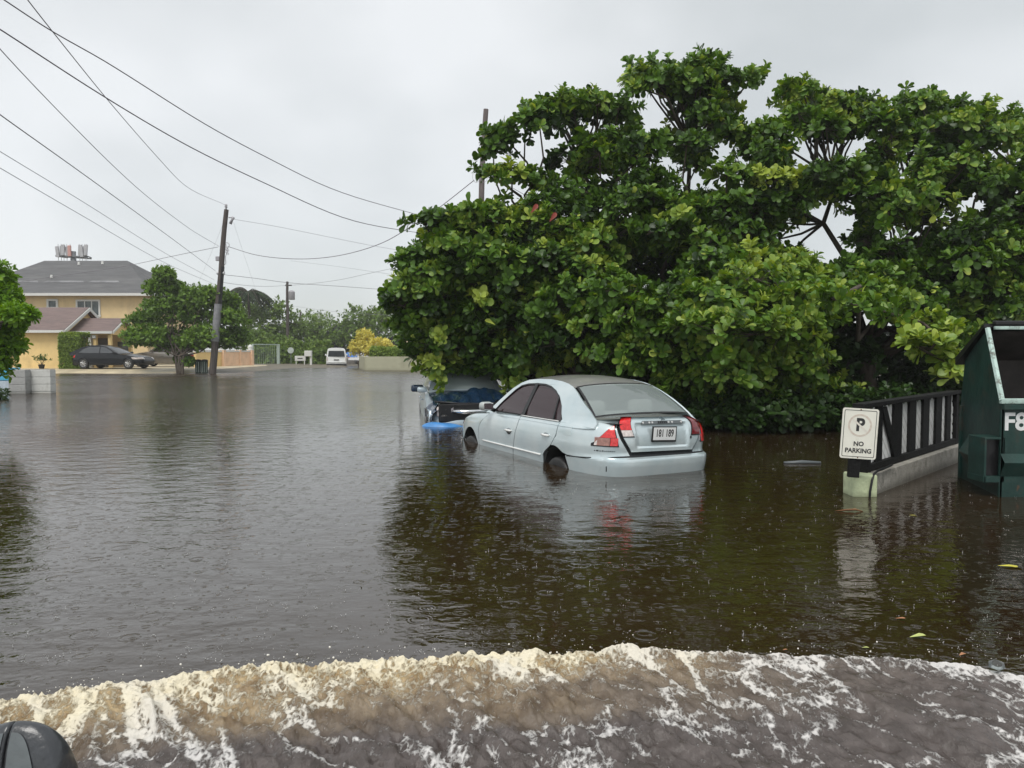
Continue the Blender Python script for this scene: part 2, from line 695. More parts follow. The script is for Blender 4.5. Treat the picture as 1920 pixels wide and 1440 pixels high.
# churned bow wave of the vehicle the photo is taken from
def wave_mat():
    m = bpy.data.materials.new('churned_water')
    t, p = nodes_of(m)
    N, L = t.nodes, t.links
    co = N.new('ShaderNodeTexCoord').outputs['Object']
    foam = N.new('ShaderNodeAttribute')
    foam.attribute_name = 'foam'
    warm = N.new('ShaderNodeAttribute')
    warm.attribute_name = 'warm'
    p.inputs['IOR'].default_value = 1.55
    # water body: silty purple-brown to ochre where it is aerated
    body = N.new('ShaderNodeMix')
    body.data_type = 'RGBA'
    L.new(warm.outputs['Fac'], body.inputs['Factor'])
    n1 = N.new('ShaderNodeTexNoise')
    n1.inputs['Scale'].default_value = 14
    n1.inputs['Detail'].default_value = 5
    L.new(co, n1.inputs[0])
    r1 = ramp_node(N, [(0.35, (0.050, 0.038, 0.032)), (0.65, (0.095, 0.077, 0.070))])
    r2 = ramp_node(N, [(0.35, (0.20, 0.125, 0.05)), (0.65, (0.46, 0.34, 0.18))])
    L.new(n1.outputs[0], r1.inputs[0])
    L.new(n1.outputs[0], r2.inputs[0])
    L.new(r1.outputs[0], body.inputs[6])
    L.new(r2.outputs[0], body.inputs[7])
    fc = N.new('ShaderNodeMix')
    fc.data_type = 'RGBA'
    n2 = N.new('ShaderNodeTexNoise')
    n2.inputs['Scale'].default_value = 34
    n2.inputs['Detail'].default_value = 10
    n2.inputs['Roughness'].default_value = 0.78
    L.new(co, n2.inputs[0])
    # break the foam up into lace
    v = N.new('ShaderNodeTexVoronoi')
    v.feature = 'DISTANCE_TO_EDGE'
    v.inputs['Scale'].default_value = 48
    mpv = N.new('ShaderNodeMapping')
    mpv.inputs['Rotation'].default_value = (0, 0, 0.9)
    mpv.inputs['Scale'].default_value = (1.0, 0.45, 1)
    dn = N.new('ShaderNodeMix')
    dn.data_type = 'VECTOR'
    dn.inputs['Factor'].default_value = 0.06
    L.new(co, dn.inputs[4])
    L.new(n1.outputs['Color'], dn.inputs[5])
    L.new(dn.outputs[1], mpv.inputs[0])
    L.new(mpv.outputs[0], v.inputs['Vector'])
    a = N.new('ShaderNodeMath')
    a.operation = 'MULTIPLY_ADD'
    L.new(n2.outputs[0], a.inputs[0])
    a.inputs[1].default_value = 1.9
    L.new(foam.outputs['Fac'], a.inputs[2])
    a2 = N.new('ShaderNodeMath')
    a2.operation = 'MULTIPLY_ADD'
    L.new(v.outputs['Distance'], a2.inputs[0])
    a2.inputs[1].default_value = -1.1
    L.new(a.outputs[0], a2.inputs[2])
    mr = N.new('ShaderNodeMapRange')
    mr.inputs['From Min'].default_value = 1.18
    mr.inputs['From Max'].default_value = 1.52
    L.new(a2.outputs[0], mr.inputs[0])
    L.new(mr.outputs[0], fc.inputs['Factor'])
    L.new(body.outputs[2], fc.inputs[6])
    fcol = N.new('ShaderNodeMix')
    fcol.data_type = 'RGBA'
    fcol.inputs[6].default_value = (0.62, 0.60, 0.58, 1)
    fcol.inputs[7].default_value = (0.74, 0.67, 0.50, 1)
    L.new(warm.outputs['Fac'], fcol.inputs['Factor'])
    L.new(fcol.outputs[2], fc.inputs[7])
    L.new(fc.outputs[2], p.inputs['Base Color'])
    rr = N.new('ShaderNodeMapRange')
    rr.inputs['To Min'].default_value = 0.07
    rr.inputs['To Max'].default_value = 0.5
    L.new(mr.outputs[0], rr.inputs[0])
    L.new(rr.outputs[0], p.inputs['Roughness'])
    mp3 = N.new('ShaderNodeMapping')
    mp3.inputs['Rotation'].default_value = (0, 0, 0.75)
    mp3.inputs['Scale'].default_value = (1.0, 0.4, 1)
    L.new(co, mp3.inputs[0])
    n3 = N.new('ShaderNodeTexNoise')
    n3.inputs['Scale'].default_value = 60
    n3.inputs['Detail'].default_value = 9
    n3.inputs['Roughness'].default_value = 0.6
    L.new(mp3.outputs[0], n3.inputs[0])
    hh = N.new('ShaderNodeMath')
    hh.operation = 'MULTIPLY_ADD'
    L.new(mr.outputs[0], hh.inputs[0])
    hh.inputs[1].default_value = 0.5
    L.new(n3.outputs[0], hh.inputs[2])
    b = N.new('ShaderNodeBump')
    b.inputs['Strength'].default_value = 0.8
    b.inputs['Distance'].default_value = 0.012
    L.new(hh.outputs[0], b.inputs['Height'])
    L.new(b.outputs[0], p.inputs['Normal'])
    return m


# crest line (x -> y) where the wave stands highest
CREST = [(-2.6, 2.05), (-2.2, 2.42), (-1.82, 2.66), (-1.35, 2.82), (-0.95, 2.93), (-0.35, 2.99), (0.1, 3.02), (0.7, 3.06), (1.15, 3.07), (1.55, 3.02), (1.95, 2.90), (2.4, 2.65), (2.9, 2.3)]
nx, ny = 860, 300
X = np.linspace(-2.7, 2.9, nx)
cy = np.array([spl(float(x), CREST) for x in X])
Tt = np.concatenate([np.linspace(-1.5, -0.25, 150), np.linspace(-0.25, 0.16, 151)[1:]])
XX, TT = np.meshgrid(X, Tt)
CY = np.tile(cy, (len(Tt), 1))
wob = (fbm(XX * 2.3, XX * 0 + 3, 3, 5) - 0.5) * 0.09 + (fbm(XX * 9, XX * 0 + 8, 3, 6) - 0.5) * 0.05
YY = CY + TT + wob
hgt = 0.148 + 0.022 * (fbm(XX * 1.7, XX * 0 + 1.3, 3, 9) - 0.5) * 2
prof = np.where(TT < 0, np.exp(-(-TT / 0.95) ** 1.3), np.clip(1 - (TT / 0.13) ** 1.6, -1, 1))
Z = hgt * prof
# diagonal ridges streaming back
ca, sa = math.cos(0.75), math.sin(0.75)
U_ = XX * ca + YY * sa
V_ = -XX * sa + YY * ca
back = np.clip((0.10 - TT) / 0.3, 0, 1)
big = fbm(U_ * 3.2, V_ * 2.0, 4, 21) - 0.5
mid = fbm(U_ * 9, V_ * 5.5, 4, 31) - 0.5
fine = fbm(U_ * 30, V_ * 22, 4, 41) - 0.5
ridge = 1 - np.abs(fbm(U_ * 5.5, V_ * 2.1, 4, 51) * 2 - 1)
crestm = np.exp(-((TT + 0.03) / 0.10) ** 2)
leftm = 1 / (1 + np.exp((XX - 0.55) * 3.2))
rough_l = 0.55 + 0.75 * leftm
rg1 = 1 - np.abs(fbm(U_ * 15 + 2 * big, V_ * 9, 3, 141) * 2 - 1)
rg2 = 1 - np.abs(fbm(U_ * 34, V_ * 24, 3, 151) * 2 - 1)
Z += back * ((rg1 - .75) * .026 + (rg2 - .75) * .012) * (.6 + .5 * leftm)
Z += back * (big * 0.065 + mid * 0.045 * rough_l + fine * 0.022 * rough_l) + (ridge - 0.8) * 0.05 * back
lump = fbm(XX * 11 + 1.5 * mid, YY * 15, 4, 61)
lump2 = fbm(XX * 42, YY * 42, 3, 71)
Z += crestm * (1 - np.abs(lump * 2 - 1) - .6) * 0.05 * (0.5 + 0.6 * leftm) + crestm * ((lump2 - 0.5) * 0.030 + (vnoise(XX * 95, YY * 95, 77) - .5) * .014) * (0.5 + 0.6 * leftm)
Z += crestm * (fbm(XX * 4.0, XX * 0 + 4, 3, 81) - 0.5) * 0.03
Z = np.where(TT > 0.10, Z - (TT - 0.10) * 0.8, Z)
# foam amount
bandw = 0.10 + 0.30 * leftm + 0.10 * (fbm(XX * 5, XX * 0, 3, 91) - 0.5)
band = np.clip(1 - np.maximum(-TT - 0.0, 0) / bandw, 0, 1) ** 0.8
st1 = 1 - np.abs(fbm(U_ * 6.5 + 2 * fbm(U_ * 3, V_ * 3, 2, 7), V_ * 2.2, 4, 101) * 2 - 1)
st2 = fbm(U_ * 4, V_ * 2.2, 3, 111)
streak = np.clip((st1 - 0.80) / 0.18, 0, 1) * np.clip((st2 - 0.34) / 0.18, 0, 1)
st3 = 1 - np.abs(fbm(U_ * 13 + 3 * mid, V_ * 5, 3, 161) * 2 - 1)
streak = np.maximum(streak, .85 * np.clip((st3 - 0.84) / 0.14, 0, 1) * np.clip((fbm(U_ * 6, V_ * 3.5, 3, 171) - 0.42) / 0.16, 0, 1))
foamv = 0.05 + (0.36 + .10 * (XX > 5)) * band + 0.60 * streak + 0.18 * (lump - 0.5) + 0.14 * leftm * np.clip(1 + TT / 0.9, 0, 1) + .30 * leftm * np.clip(1 + TT / .6, 0, 1) * (fbm(XX * 13, YY * 17, 4, 181) - .45)
foamv += .20 * (rg2 - .7) + 0.16 * np.exp(-((TT - .03) / .07) ** 2) + .34 * (fbm(XX * 22, YY * 22, 3, 131) - .5)
warmv = np.clip(leftm * np.clip(1.15 - (-TT) / 0.42, 0, 1) * (0.35 + 1.2 * fbm(XX * 4, YY * 5, 3, 121)) * 1.15, 0, 1)
Vv = np.stack([XX, YY, Z], -1).reshape(-1, 3)
ny_ = len(Tt)
idx = np.arange(ny_ * nx).reshape(ny_, nx)
Qf = np.stack([idx[:-1, :-1], idx[:-1, 1:], idx[1:, 1:], idx[1:, :-1]], -1).reshape(-1, 4)
o = fast_mesh('bow_wave', Vv, Qf, wave_mat(), smooth=True)
for nm, arr in (('foam', foamv), ('warm', warmv)):
    at = o.data.attributes.new(nm, 'FLOAT', 'POINT')
    at.data.foreach_set('value', arr.ravel().astype(np.float32))
tag(o, kind='structure')
# spray thrown off the crest
FOAM = mat('foam_white', (0.78, 0.76, 0.70), rough=0.25, var=0.06)


def blob_template(n=1):
    bm = bmesh.new()
    bmesh.ops.create_icosphere(bm, subdivisions=n, radius=1)
    v = np.array([x.co for x in bm.verts])
    f = np.array([[q.index for q in x.verts] for x in bm.faces])
    bm.free()
    return v, f


BV, BF = blob_template(1)


def blobs(name, pos, rad, m, squash=1.0, parent=None):
    pos = np.asarray(pos)
    k = len(pos)
    s = np.asarray(rad).reshape(k, 1, 1)
    v = BV[None] * s * np.array([1, 1, squash])
    v = v * (1 + 0.25 * (rng.random((k, len(BV), 1)) - 0.5)) + pos[:, None]
    f = BF[None] + (np.arange(k) * len(BV))[:, None, None]
    return fast_mesh(name, v.reshape(-1, 3), f.reshape(-1, 3), m, parent, smooth=True)


pp, rr_ = [], []
for i in range(330):
    x = rng.uniform(-2.2, 2.4)
    if x > 0.5 and rng.random() < 0.5:
        continue
    y = spl(x, CREST) + rng.normal(0.01, 0.035)
    pp.append((x, y, 0.15 + abs(rng.normal(0, 0.025))))
    rr_.append(0.001 + 0.004 * rng.random() ** 3)
tag(blobs('spray_drops', pp, rr_, FOAM), 'tiny foam drops thrown up along the crest of the brown bow wave', 'spray', kind='stuff')


# ================================================================== CARS
class Surf:
    """lower body surface: superellipse in plan, size changing with height"""

    def __init__(s, xc, rear, front, half, n=6.0):
        s.xc, s.rear, s.front, s.half, s.n = xc, rear, front, half, n
        s.ar0 = max(xc - v for _, v in rear)
        s.af0 = max(v - xc for _, v in front)
        s.b0 = max(v for _, v in half)

    def pt(s, q, z, side=1):
        """q in [0,1] rear centre->corner, [1,2] along the side, [2,3] corner->front centre"""
        n = s.n
        ar, af, b = s.xc - spl(z, s.rear), spl(z, s.front) - s.xc, spl(z, s.half)
        k = 0.5 ** (1 / n)
        if q < 1:
            sn = (k * q) ** (n / 2)
            cs = -math.sqrt(max(0, 1 - sn * sn))
        elif q > 2:
            sn = (k * (3 - q)) ** (n / 2)
            cs = math.sqrt(max(0, 1 - sn * sn))
        else:
            xt = -k * s.ar0 + (q - 1) * (k * (s.ar0 + s.af0))
            a0 = s.ar0 if xt < 0 else s.af0
            cs = (abs(xt) / a0) ** (n / 2) * (1 if xt > 0 else -1)
            sn = math.sqrt(max(0, 1 - cs * cs))
        a = ar if cs < 0 else af
        x = s.xc + a * abs(cs) ** (2 / n) * (1 if cs > 0 else -1)
        y = b * sn ** (2 / n)
        return Vector((x, y * side, z))

    def qx(s, x):
        k = 0.5 ** (1 / s.n)
        return 1 + (x - s.xc + k * s.ar0) / (k * (s.ar0 + s.af0))

    def qy(s, y, front=False):
        k = 0.5 ** (1 / s.n)
        q = min(1, abs(y) / s.b0 / k)
        return 3 - q if front else q

    def nrm(s, q, z, side=1):
        e = 0.01
        a = s.pt(min(q + e, 2.999), z, side) - s.pt(max(q - e, 0.0), z, side)
        b = s.pt(q, z + e, side) - s.pt(q, z - e, side)
        v = a.cross(b) * (-side)
        if v.length < 1e-9:
            return Vector((0, side, 0))
        v.normalize()
        c = s.pt(q, z, side) - Vector((s.xc, 0, z))
        if v.dot(c) < 0:
            v = -v
        return v

    def panel(s, q0, q1, zlo, zhi, nc=20, nr=10, off=0.0, side=1, skirt=0.012, mb=None, offn=None, mat4=None):
        """q0,q1: numbers or f(z); zlo,zhi: numbers or f(q)"""
        fq0 = q0 if callable(q0) else (lambda z: q0)
        fq1 = q1 if callable(q1) else (lambda z: q1)
        fl = zlo if callable(zlo) else (lambda q: zlo)
        fh = zhi if callable(zhi) else (lambda q: zhi)
        G = []
        for j in range(nr + 1):
            row = []
            for i in range(nc + 1):
                t, u = i / nc, j / nr
                zm = 0.7
                for _ in range(4):
                    q = fq0(zm) + (fq1(zm) - fq0(zm)) * t
                    zm = fl(q) + (fh(q) - fl(q)) * u
                nn = s.nrm(q, zm, side)
                oo = off + (offn(q, zm) if offn else 0)
                row.append((s.pt(q, zm, side) + nn * oo, nn))
            G.append(row)
        if skirt:
            def sk(c):
                return (c[0] - c[1] * skirt, c[1])
            G = [[sk(r[0])] + r + [sk(r[-1])] for r in G]
            G = [[sk(c) for c in G[0]]] + G + [[sk(c) for c in G[-1]]]
        pts = [[c[0] for c in r] for r in G]
        if mat4 is not None:
            pts = [[mat4 @ c for c in r] for r in pts]
        mb = mb or MB()
        mb.grid(pts)
        return mb


def arch_lo(s, base, arches, r):
    """lower edge with wheel arches cut in"""
    def f(q):
        p = s.pt(q, 0.5)
        z = base
        for ax in arches:
            d = abs(p.x - ax)
            if d < r and 0.9 < q < 2.1:
                z = max(z, r * math.sqrt(1 - (d / r) ** 2) + 0.30)
        return z
    return f


PAINT_SILVER = mat('silver_blue_paint', (0.56, 0.67, 0.70), rough=0.26, metal=0.35, var=0.05, scale=3, coat=0.8, c2=(0.66, 0.73, 0.74))
ROOF_DIRTY = mat('dirty_roof_paint', (0.36, 0.355, 0.345), rough=0.3, metal=0.3, var=0.12, scale=5, coat=0.7)
BLACKP = mat('black_plastic', (0.007, 0.007, 0.008), rough=0.4, var=0.2)
SEAM = mat('seam_dark', (0.02, 0.022, 0.024), rough=0.8)
RUBBER = mat('tyre_rubber', (0.015, 0.015, 0.015), rough=0.45, var=0.3, bump=0.3, bscale=60)
RIM = mat('rim_grey', (0.10, 0.10, 0.10), rough=0.4, metal=0.6)
RIM_LT = mat('rim_silver', (0.5, 0.5, 0.5), rough=0.35, metal=0.6)
CHROME = mat('chrome', (0.75, 0.76, 0.77), rough=0.12, metal=1.0, var=0.03)
WHITEP = mat('white_paint', (0.78, 0.78, 0.76), rough=0.3, var=0.04, coat=0.4)
RED = mat('red_lens', (0.62, 0.012, 0.015), rough=0.12, var=0.25, scale=30, coat=1.0, c2=(0.85, 0.03, 0.03))
DRED = mat('dark_red_lens', (0.16, 0.012, 0.016), rough=0.12, var=0.25, scale=30, coat=1.0)
CLEARL = mat('clear_lens', (0.62, 0.55, 0.52), rough=0.15, var=0.2, scale=35, coat=1.0, c2=(0.85, 0.76, 0.72))
GLASS_TINT = glass_mat('tinted_glass', (0.040, 0.018, 0.021), opac=0.80, ior=1.65)
GLASS_REAR = glass_mat('rear_glass', (0.40, 0.46, 0.45), opac=0.48, rough=0.02, ior=1.8)  # bright sky reflection put into the pale base colour
GLASS_DARK = glass_mat('dark_glass', (0.012, 0.015, 0.018), opac=0.85)
SEATM = mat('seat_cloth', (0.50, 0.50, 0.47), rough=0.9, var=0.1)
INTER = mat('cabin_trim', (0.16, 0.15, 0.14), rough=0.9, var=0.1)


def wheel(parent, x, y, r=0.30, wd=0.19, rim=RIM, z=None):
    s = 1 if y > 0 else -1
    M = Matrix.Translation((x, y, r if z is None else z)) @ Matrix.Rotation(-s * PI / 2, 4, 'X')
    h = wd / 2
    t = MB().lathe([(r * 0.62, -h), (r * 0.93, -h), (r, -h * 0.75), (r, h * 0.7), (r * 0.97, h * 0.9), (r * 0.86, h), (r * 0.64, h * 0.92), (r * 0.62, h * 0.6)], M, 28)
    to = t.build('wheel', RUBBER, parent, angle=50)
    k = MB()
    k.lathe([(r * 0.62, h * 0.55), (r * 0.64, h * 0.85), (r * 0.58, h * 0.8), (r * 0.55, h * 0.45), (r * 0.2, h * 0.5), (r * 0.16, h * 0.75), (0.01, h * 0.8)], M, 24)
    for i in range(7):
        a = i * 2 * PI / 7
        k.tube([M @ Vector((0.03 * math.cos(a), 0.03 * math.sin(a), h * 0.72)), M @ Vector((r * 0.6 * math.cos(a), r * 0.6 * math.sin(a), h * 0.78))], [r * 0.09, r * 0.07], 6)
    k.build('rim', rim, to, angle=40)
    return to


def wells(mb, arches, r, half):
    """dark wheel housings"""
    for ax in arches:
        for s in (1, -1):
            pts = []
            for j in range(15):
                a = PI * j / 14
                x, z = ax + r * math.cos(a), 0.30 + r * math.sin(a)
                pts.append([(x, s * (half - 0.02), z), (x, s * (half - 0.32), z)])
            mb.grid(pts)
            c = [(p[1][0], p[1][1], p[1][2]) for p in pts]
            mb.addv(c, [tuple(range(len(c)))])
    return mb


grime(ROOF_DIRTY, (.60, .60, .58), 7, .60, .68, .7)
grime(PAINT_SILVER, (.30, .31, .29), 5, .62, .80, .35)
# ---------------------------------------------------------------- the silver sedan
sedan = empty('sedan', (1.3116, 9.3494, -1.78823 + CAMZ))
Rm = Matrix.Rotation(R(116.214), 4, 'Z') @ Matrix.Rotation(R(.372), 4, 'Y') @ Matrix.Rotation(R(.229), 4, 'X')
sedan.rotation_euler = Rm.to_euler()
tag(sedan, 'silver blue four door sedan half sunk in flood water, boot lid slightly sprung', 'car')
SE = Surf(1.3,
          [(.10, -.90), (.3, -.965), (.46, -.998), (.52, -1.0), (.548, -.992), (.562, -.945), (.60, -.925), (.68, -.935), (.78, -.935), (.88, -.915), (.95, -.885), (.985, -.84)],
          [(.10, 3.36), (.4, 3.48), (.55, 3.46), (.68, 3.36), (.76, 3.2), (.84, 2.9), (.92, 2.7)],
          [(.10, .775), (.25, .815), (.45, .842), (.60, .856), (.705, .857), (.72, .852), (.80, .842), (.86, .825), (.90, .800), (.93, .765), (.96, .70), (.985, .64)])
ARX = (0.06, 2.74)
ARR = 0.32


def s_top(q):
    p = SE.pt(q, 0.8)
    if q > 2:
        return 0.74
    x = p.x
    return interp(x, [(-1.0, .972), (-.4, .970), (-.2, .925), (0, .905), (1.0, .895), (2.1, .875), (2.6, .835), (3.1, .77), (3.3, .74)])


lo = arch_lo(SE, 0.12, ARX, ARR)
# dark inner shell so that every panel gap reads dark
mb = MB()
for sd in (1, -1):
    SE.panel(0, 3, lambda q: lo(q) + 0.005, s_top, 110, 14, -0.018, sd, 0, mb)
wells(mb, ARX, ARR, 0.83)
mb.grid([[(x, y * interp(x, [(-.9, .6), (-.6, .66), (0, .76), (2.3, .76), (3.0, .70), (3.35, .5)]), interp(x, [(-.9, .945), (-.5, .95), (-.1, .90), (2.2, .86), (2.7, .83), (3.35, .70)])) for y in (-1, -.5, 0, .5, 1)] for x in (-.9, -.7, -.5, -.3, 0, 2.2, 2.6, 3.0, 3.35)][:4])
mb.build('inner_shell', SEAM, sedan, smooth=True)


def seamx(tab):
    return lambda z: SE.qx(interp(z, tab))


FD0, FD1 = [(.1, 1.27), (.4, 1.24), (.83, 1.07), (.92, 1.06)], [(.1, 2.36), (.42, 2.37), (.68, 2.40), (.9, 2.36)]
RD0 = [(.1, .40), (.46, .38), (.5, .37), (.6, .14), (.74, .015), (.92, -.02)]
g = 0.008
for sd in (1, -1):
    SE.panel(seamx([(z, x + g) for z, x in FD0]), seamx([(z, x - g) for z, x in FD1]), 0.14, s_top, 30, 16, 0, sd).build('front_door', PAINT_SILVER, sedan, angle=32)
    SE.panel(seamx([(z, x + g) for z, x in RD0]), seamx([(z, x - g) for z, x in FD0]), 0.14, s_top, 26, 16, 0, sd).build('rear_door', PAINT_SILVER, sedan, angle=32)
    SE.panel(seamx([(z, x + g) for z, x in FD1]), lambda z: SE.qy(.62, True), lo, s_top, 34, 14, 0, sd).build('front_fender', PAINT_SILVER, sedan, angle=32)
    # quarter: from the rear door round the corner to the boot opening
    YL = [(.57, .44), (.61, .455), (.77, .565), (1.0, .655)]

    def qlo(q):
        p = SE.pt(q, .55)
        a = lo(q)
        return max(a, 0.540) if p.x < -.175 else a
    SE.panel(lambda z: SE.qy(interp(z, YL)), seamx([(z, x - g) for z, x in RD0]), qlo, s_top, 46, 14, 0, sd).build('rear_quarter', PAINT_SILVER, sedan, angle=32)
# bumper all the way round the tail
mb = MB()


def btop(q):
    return interp(SE.pt(q, .5).x, [(-.99, .562), (-.85, .56), (-.6, .535), (-.2, .528)])


for sd in (1, -1):
    SE.panel(0, SE.qx(-.18), lambda q: min(lo(q), .52), btop, 60, 30, 0.006, sd, 0.02, mb)
bump = mb.build('rear_bumper', PAINT_SILVER, sedan, angle=32)
# little split where the bumper skin meets the corner
MB().box((-.905, .745, .455), (.006, .012, .06), bev=.002).build('bumper_split', SEAM, bump)
# front end
mb = MB()
for sd in (1, -1):
    SE.panel(SE.qx(3.08), 3, 0.13, 0.56, 20, 8, 0.006, sd, 0.02, mb)
mb.build('front_bumper', PAINT_SILVER, sedan, angle=32)
for sd in (1, -1):
    SE.panel(SE.qx(3.15), SE.qy(.45, True), .58, .72, 10, 4, 0.004, sd).build('headlight', CLEARL, sedan, angle=32)
G = []
for i in range(15):
    x = 2.15 + i / 14 * 1.18
    hw = interp(x, [(2.1, .80), (2.7, .77), (3.1, .66), (3.33, .50)])
    ze = interp(x, [(2.1, .878), (2.6, .838), (3.1, .772), (3.33, .735)])
    G.append([(x, y * hw, ze + 0.075 * (1 - abs(y) ** 2.2)) for y in [k / 8 - 1 for k in range(17)]])
MB().grid(G).build('hood', PAINT_SILVER, sedan, smooth=True)

# boot lid, sprung: turned about its hinge and a little askew
LM = Matrix.Translation((-.55, 0, 1.0)) @ Matrix.Rotation(R(3.4), 4, 'Y') @ Matrix.Rotation(R(.9), 4, 'X') @ Matrix.Translation((.55, 0, -1.0))
YT = [(.61, .43), (.77, .54), (.985, .625)]


def recess(q, z):
    y = abs(SE.pt(q, z).y)
    a = sstep(.375, .345, y) * sstep(.635, .66, z) * sstep(.925, .90, z)
    return -0.022 * a


mb = MB()
for sd in (1, -1):
    SE.panel(0.0, lambda z: SE.qy(interp(z, YT)), .60, .985, 22, 20, 0.004, sd, 0.02, mb, recess, LM)
G = []
for i in range(12):
    t = i / 11
    x = -.53 - t * .315
    hw = .655 - t * .03
    G.append([LM @ Vector((x - (0.035 * t + .0) * (1 - abs(y) ** 2) - 0.02 * (1 - y * y), y * hw, 0.985 + 0.022 * (1 - y * y) + 0.006 * math.sin(t * PI) + 0.006 * sstep(.75, 1, t))) for y in [k / 9 - 1 for k in range(19)]])
mb.grid(G)
lid = mb.build('boot_lid', PAINT_SILVER, sedan, angle=32)


def onlid(y, z, off=0.0):
    """point on the boot lid's face; y may be negative"""
    sd = 1 if y >= 0 else -1
    q = SE.qy(abs(y))
    p = SE.pt(q, z, sd) + SE.nrm(q, z, sd) * (off + 0.004)
    return LM @ p


def lidsheet(poly, off, th):
    mb = MB()
    return mb.prism(poly, lambda a, b, t: onlid(a, b, off + t), th)


def lidstrip(y0, y1, z0, z1, off0, off1, n=12):
    """curved strip following the lid"""
    mb = MB()
    ring = []
    for i in range(n + 1):
        y = y0 + (y1 - y0) * i / n
        ring.append([onlid(y, z0, off0), onlid(y, z0, off1), onlid(y, z1, off1), onlid(y, z1, off0), onlid(y, z0, off0)])
    mb.grid(ring)
    return mb


# garnish strip with its empty screw holes
st = lidstrip(-.335, .305, .905, .94, -.004, .006).build('garnish_strip', mat('dull_metal', (.14, .155, .16), rough=.35, metal=.5), lid, angle=40)
for y in (.285, .19, .145, -.11, -.165, -.31):
    M = Matrix.Translation(onlid(y, .922, .007)) @ Matrix.Rotation(PI / 2, 4, 'Y')
    MB().lathe([(.011, -.004), (.011, .003), (.006, .005)], M, 12).build('screw_clip', WHITEP, st)
mb = MB()
for i in range(5):
    y = .06 - i * .03
    mb.addv([onlid(y, .909, .008), onlid(y - .022, .909, .008), onlid(y - .026, .936, .008), onlid(y - .003, .936, .008)], [(0, 1, 2, 3)])
mb.build('badge_remains', SEAM, st)
# licence plate
TXR = Matrix(((0, 0, -1, 0), (-1, 0, 0, 0), (0, 1, 0, 0), (0, 0, 0, 1)))
FONT_DARK = mat('print_black', (0.03, 0.03, 0.03), rough=0.5)
pc = onlid(-.012, .79, .004)
pM = Matrix.Translation(pc) @ Matrix.Rotation(R(1.5), 4, 'X') @ Matrix.Rotation(R(.9), 4, 'X')
plate = MB().box(None, (.014, .345, .178), M=pM @ Matrix.Rotation(R(-4), 4, 'Y')).build('licence_plate', BLACKP, lid, bevel=.003)
pM2 = pM @ Matrix.Rotation(R(-4), 4, 'Y')
MB().box(None, (.004, .315, .145), M=pM2 @ Matrix.Translation((-.0085, 0, .004))).build('plate_face', mat('plate_white', (.80, .81, .80), rough=.35, var=.03), plate, bevel=.002)
tM = pM2 @ Matrix.Translation((-.0115, 0, .008)) @ TXR
for tx_, dx_ in (('181', -.068), ('189', .068)):
    text_mesh(tx_, .118, 'plate_number', FONT_DARK, plate, tM @ Matrix.Translation((dx_, 0, 0)), .0008, .0022, .66)
text_mesh('·  ·  ·  ·', .03, 'plate_small_print', FONT_DARK, plate, pM2 @ Matrix.Translation((-.0115, 0, -.052)) @ TXR, .0006, 0, .9)
# bare dent where the lock was forced
mb = MB()
for i in range(9):
    a = i * 2 * PI / 9
mb.addv([onlid(-.035 + .035 * math.cos(i * 2 * PI / 9) * (1 + .5 * (i % 2)), .965 + .022 * math.sin(i * 2 * PI / 9) * (1 + .3 * (i % 3)), .005) for i in range(9)], [tuple(range(9))])
mb.build('dent', CHROME, lid)
MB().box(onlid(-.40, .745, .003), (.006, .022, .03), bev=.003).build('emblem', SEAM, lid)
# lamps on the lid
for sd in (1, -1):
    yo = [(.76, .545), (.985, .632)]
    yi = [(.76, .40), (.985, .485)]
    redm = RED if sd > 0 else DRED
    L_ = SE.panel(lambda z: SE.qy(interp(z, yi)), lambda z: SE.qy(interp(z, yo)), .765, .992, 8, 10, .010, sd, .012, None, None, LM).build('tail_light', BLACKP, lid, angle=40)
    SE.panel(lambda z: SE.qy(interp(z, yi) + .01), lambda z: SE.qy(interp(z, yo) - .01), .845, .984, 8, 10, .018, sd, .010, None, None, LM).build('red_lens', redm, L_, angle=40)
    SE.panel(lambda z: SE.qy(interp(z, yi) + .01), lambda z: SE.qy(interp(z, yo) - .01), .777, .842, 8, 6, .017, sd, .010, None, None, LM).build('clear_lens', CLEARL if sd > 0 else DRED, L_, angle=40)
    # lamps on the body corner
    q0, q1 = SE.qy(.60), SE.qx(-.70)

    def lt(q):
        t = (q - q0) / (q1 - q0)
        return .955 - .235 * max(0, t) ** 1.7
    B_ = SE.panel(lambda z: SE.qy(interp(z, [(.69, .575), (.97, .645)])), q1, .69, lambda q: max(.705, lt(q)), 20, 12, .006, sd, .012).build('tail_light', BLACKP, sedan, angle=40)
    SE.panel(lambda z: SE.qy(interp(z, [(.69, .587), (.97, .655)])), q1 - .012, .79, lambda q: max(.792, lt(q) - .010), 20, 10, .015, sd, .010).build('red_lens', RED, B_, angle=40)
    SE.panel(lambda z: SE.qy(.59), lambda z: SE.qy(.66), .702, .787, 6, 5, .014, sd, .010).build('red_lens', RED, B_, angle=40)
    SE.panel(lambda z: SE.qy(.665), lambda z: SE.qy(.80), .702, .787, 6, 5, .014, sd, .010).build('amber_lens', mat('amber_dim_lens', (.30, .14, .11), rough=.15, var=.3, scale=30, coat=1), B_, angle=40)
    SE.panel(lambda z: SE.qy(.805), q1 - .03, .702, lambda q: max(.704, min(.787, lt(q) - .010)), 12, 5, .014, sd, .010).build('clear_lens', CLEARL, B_, angle=40)

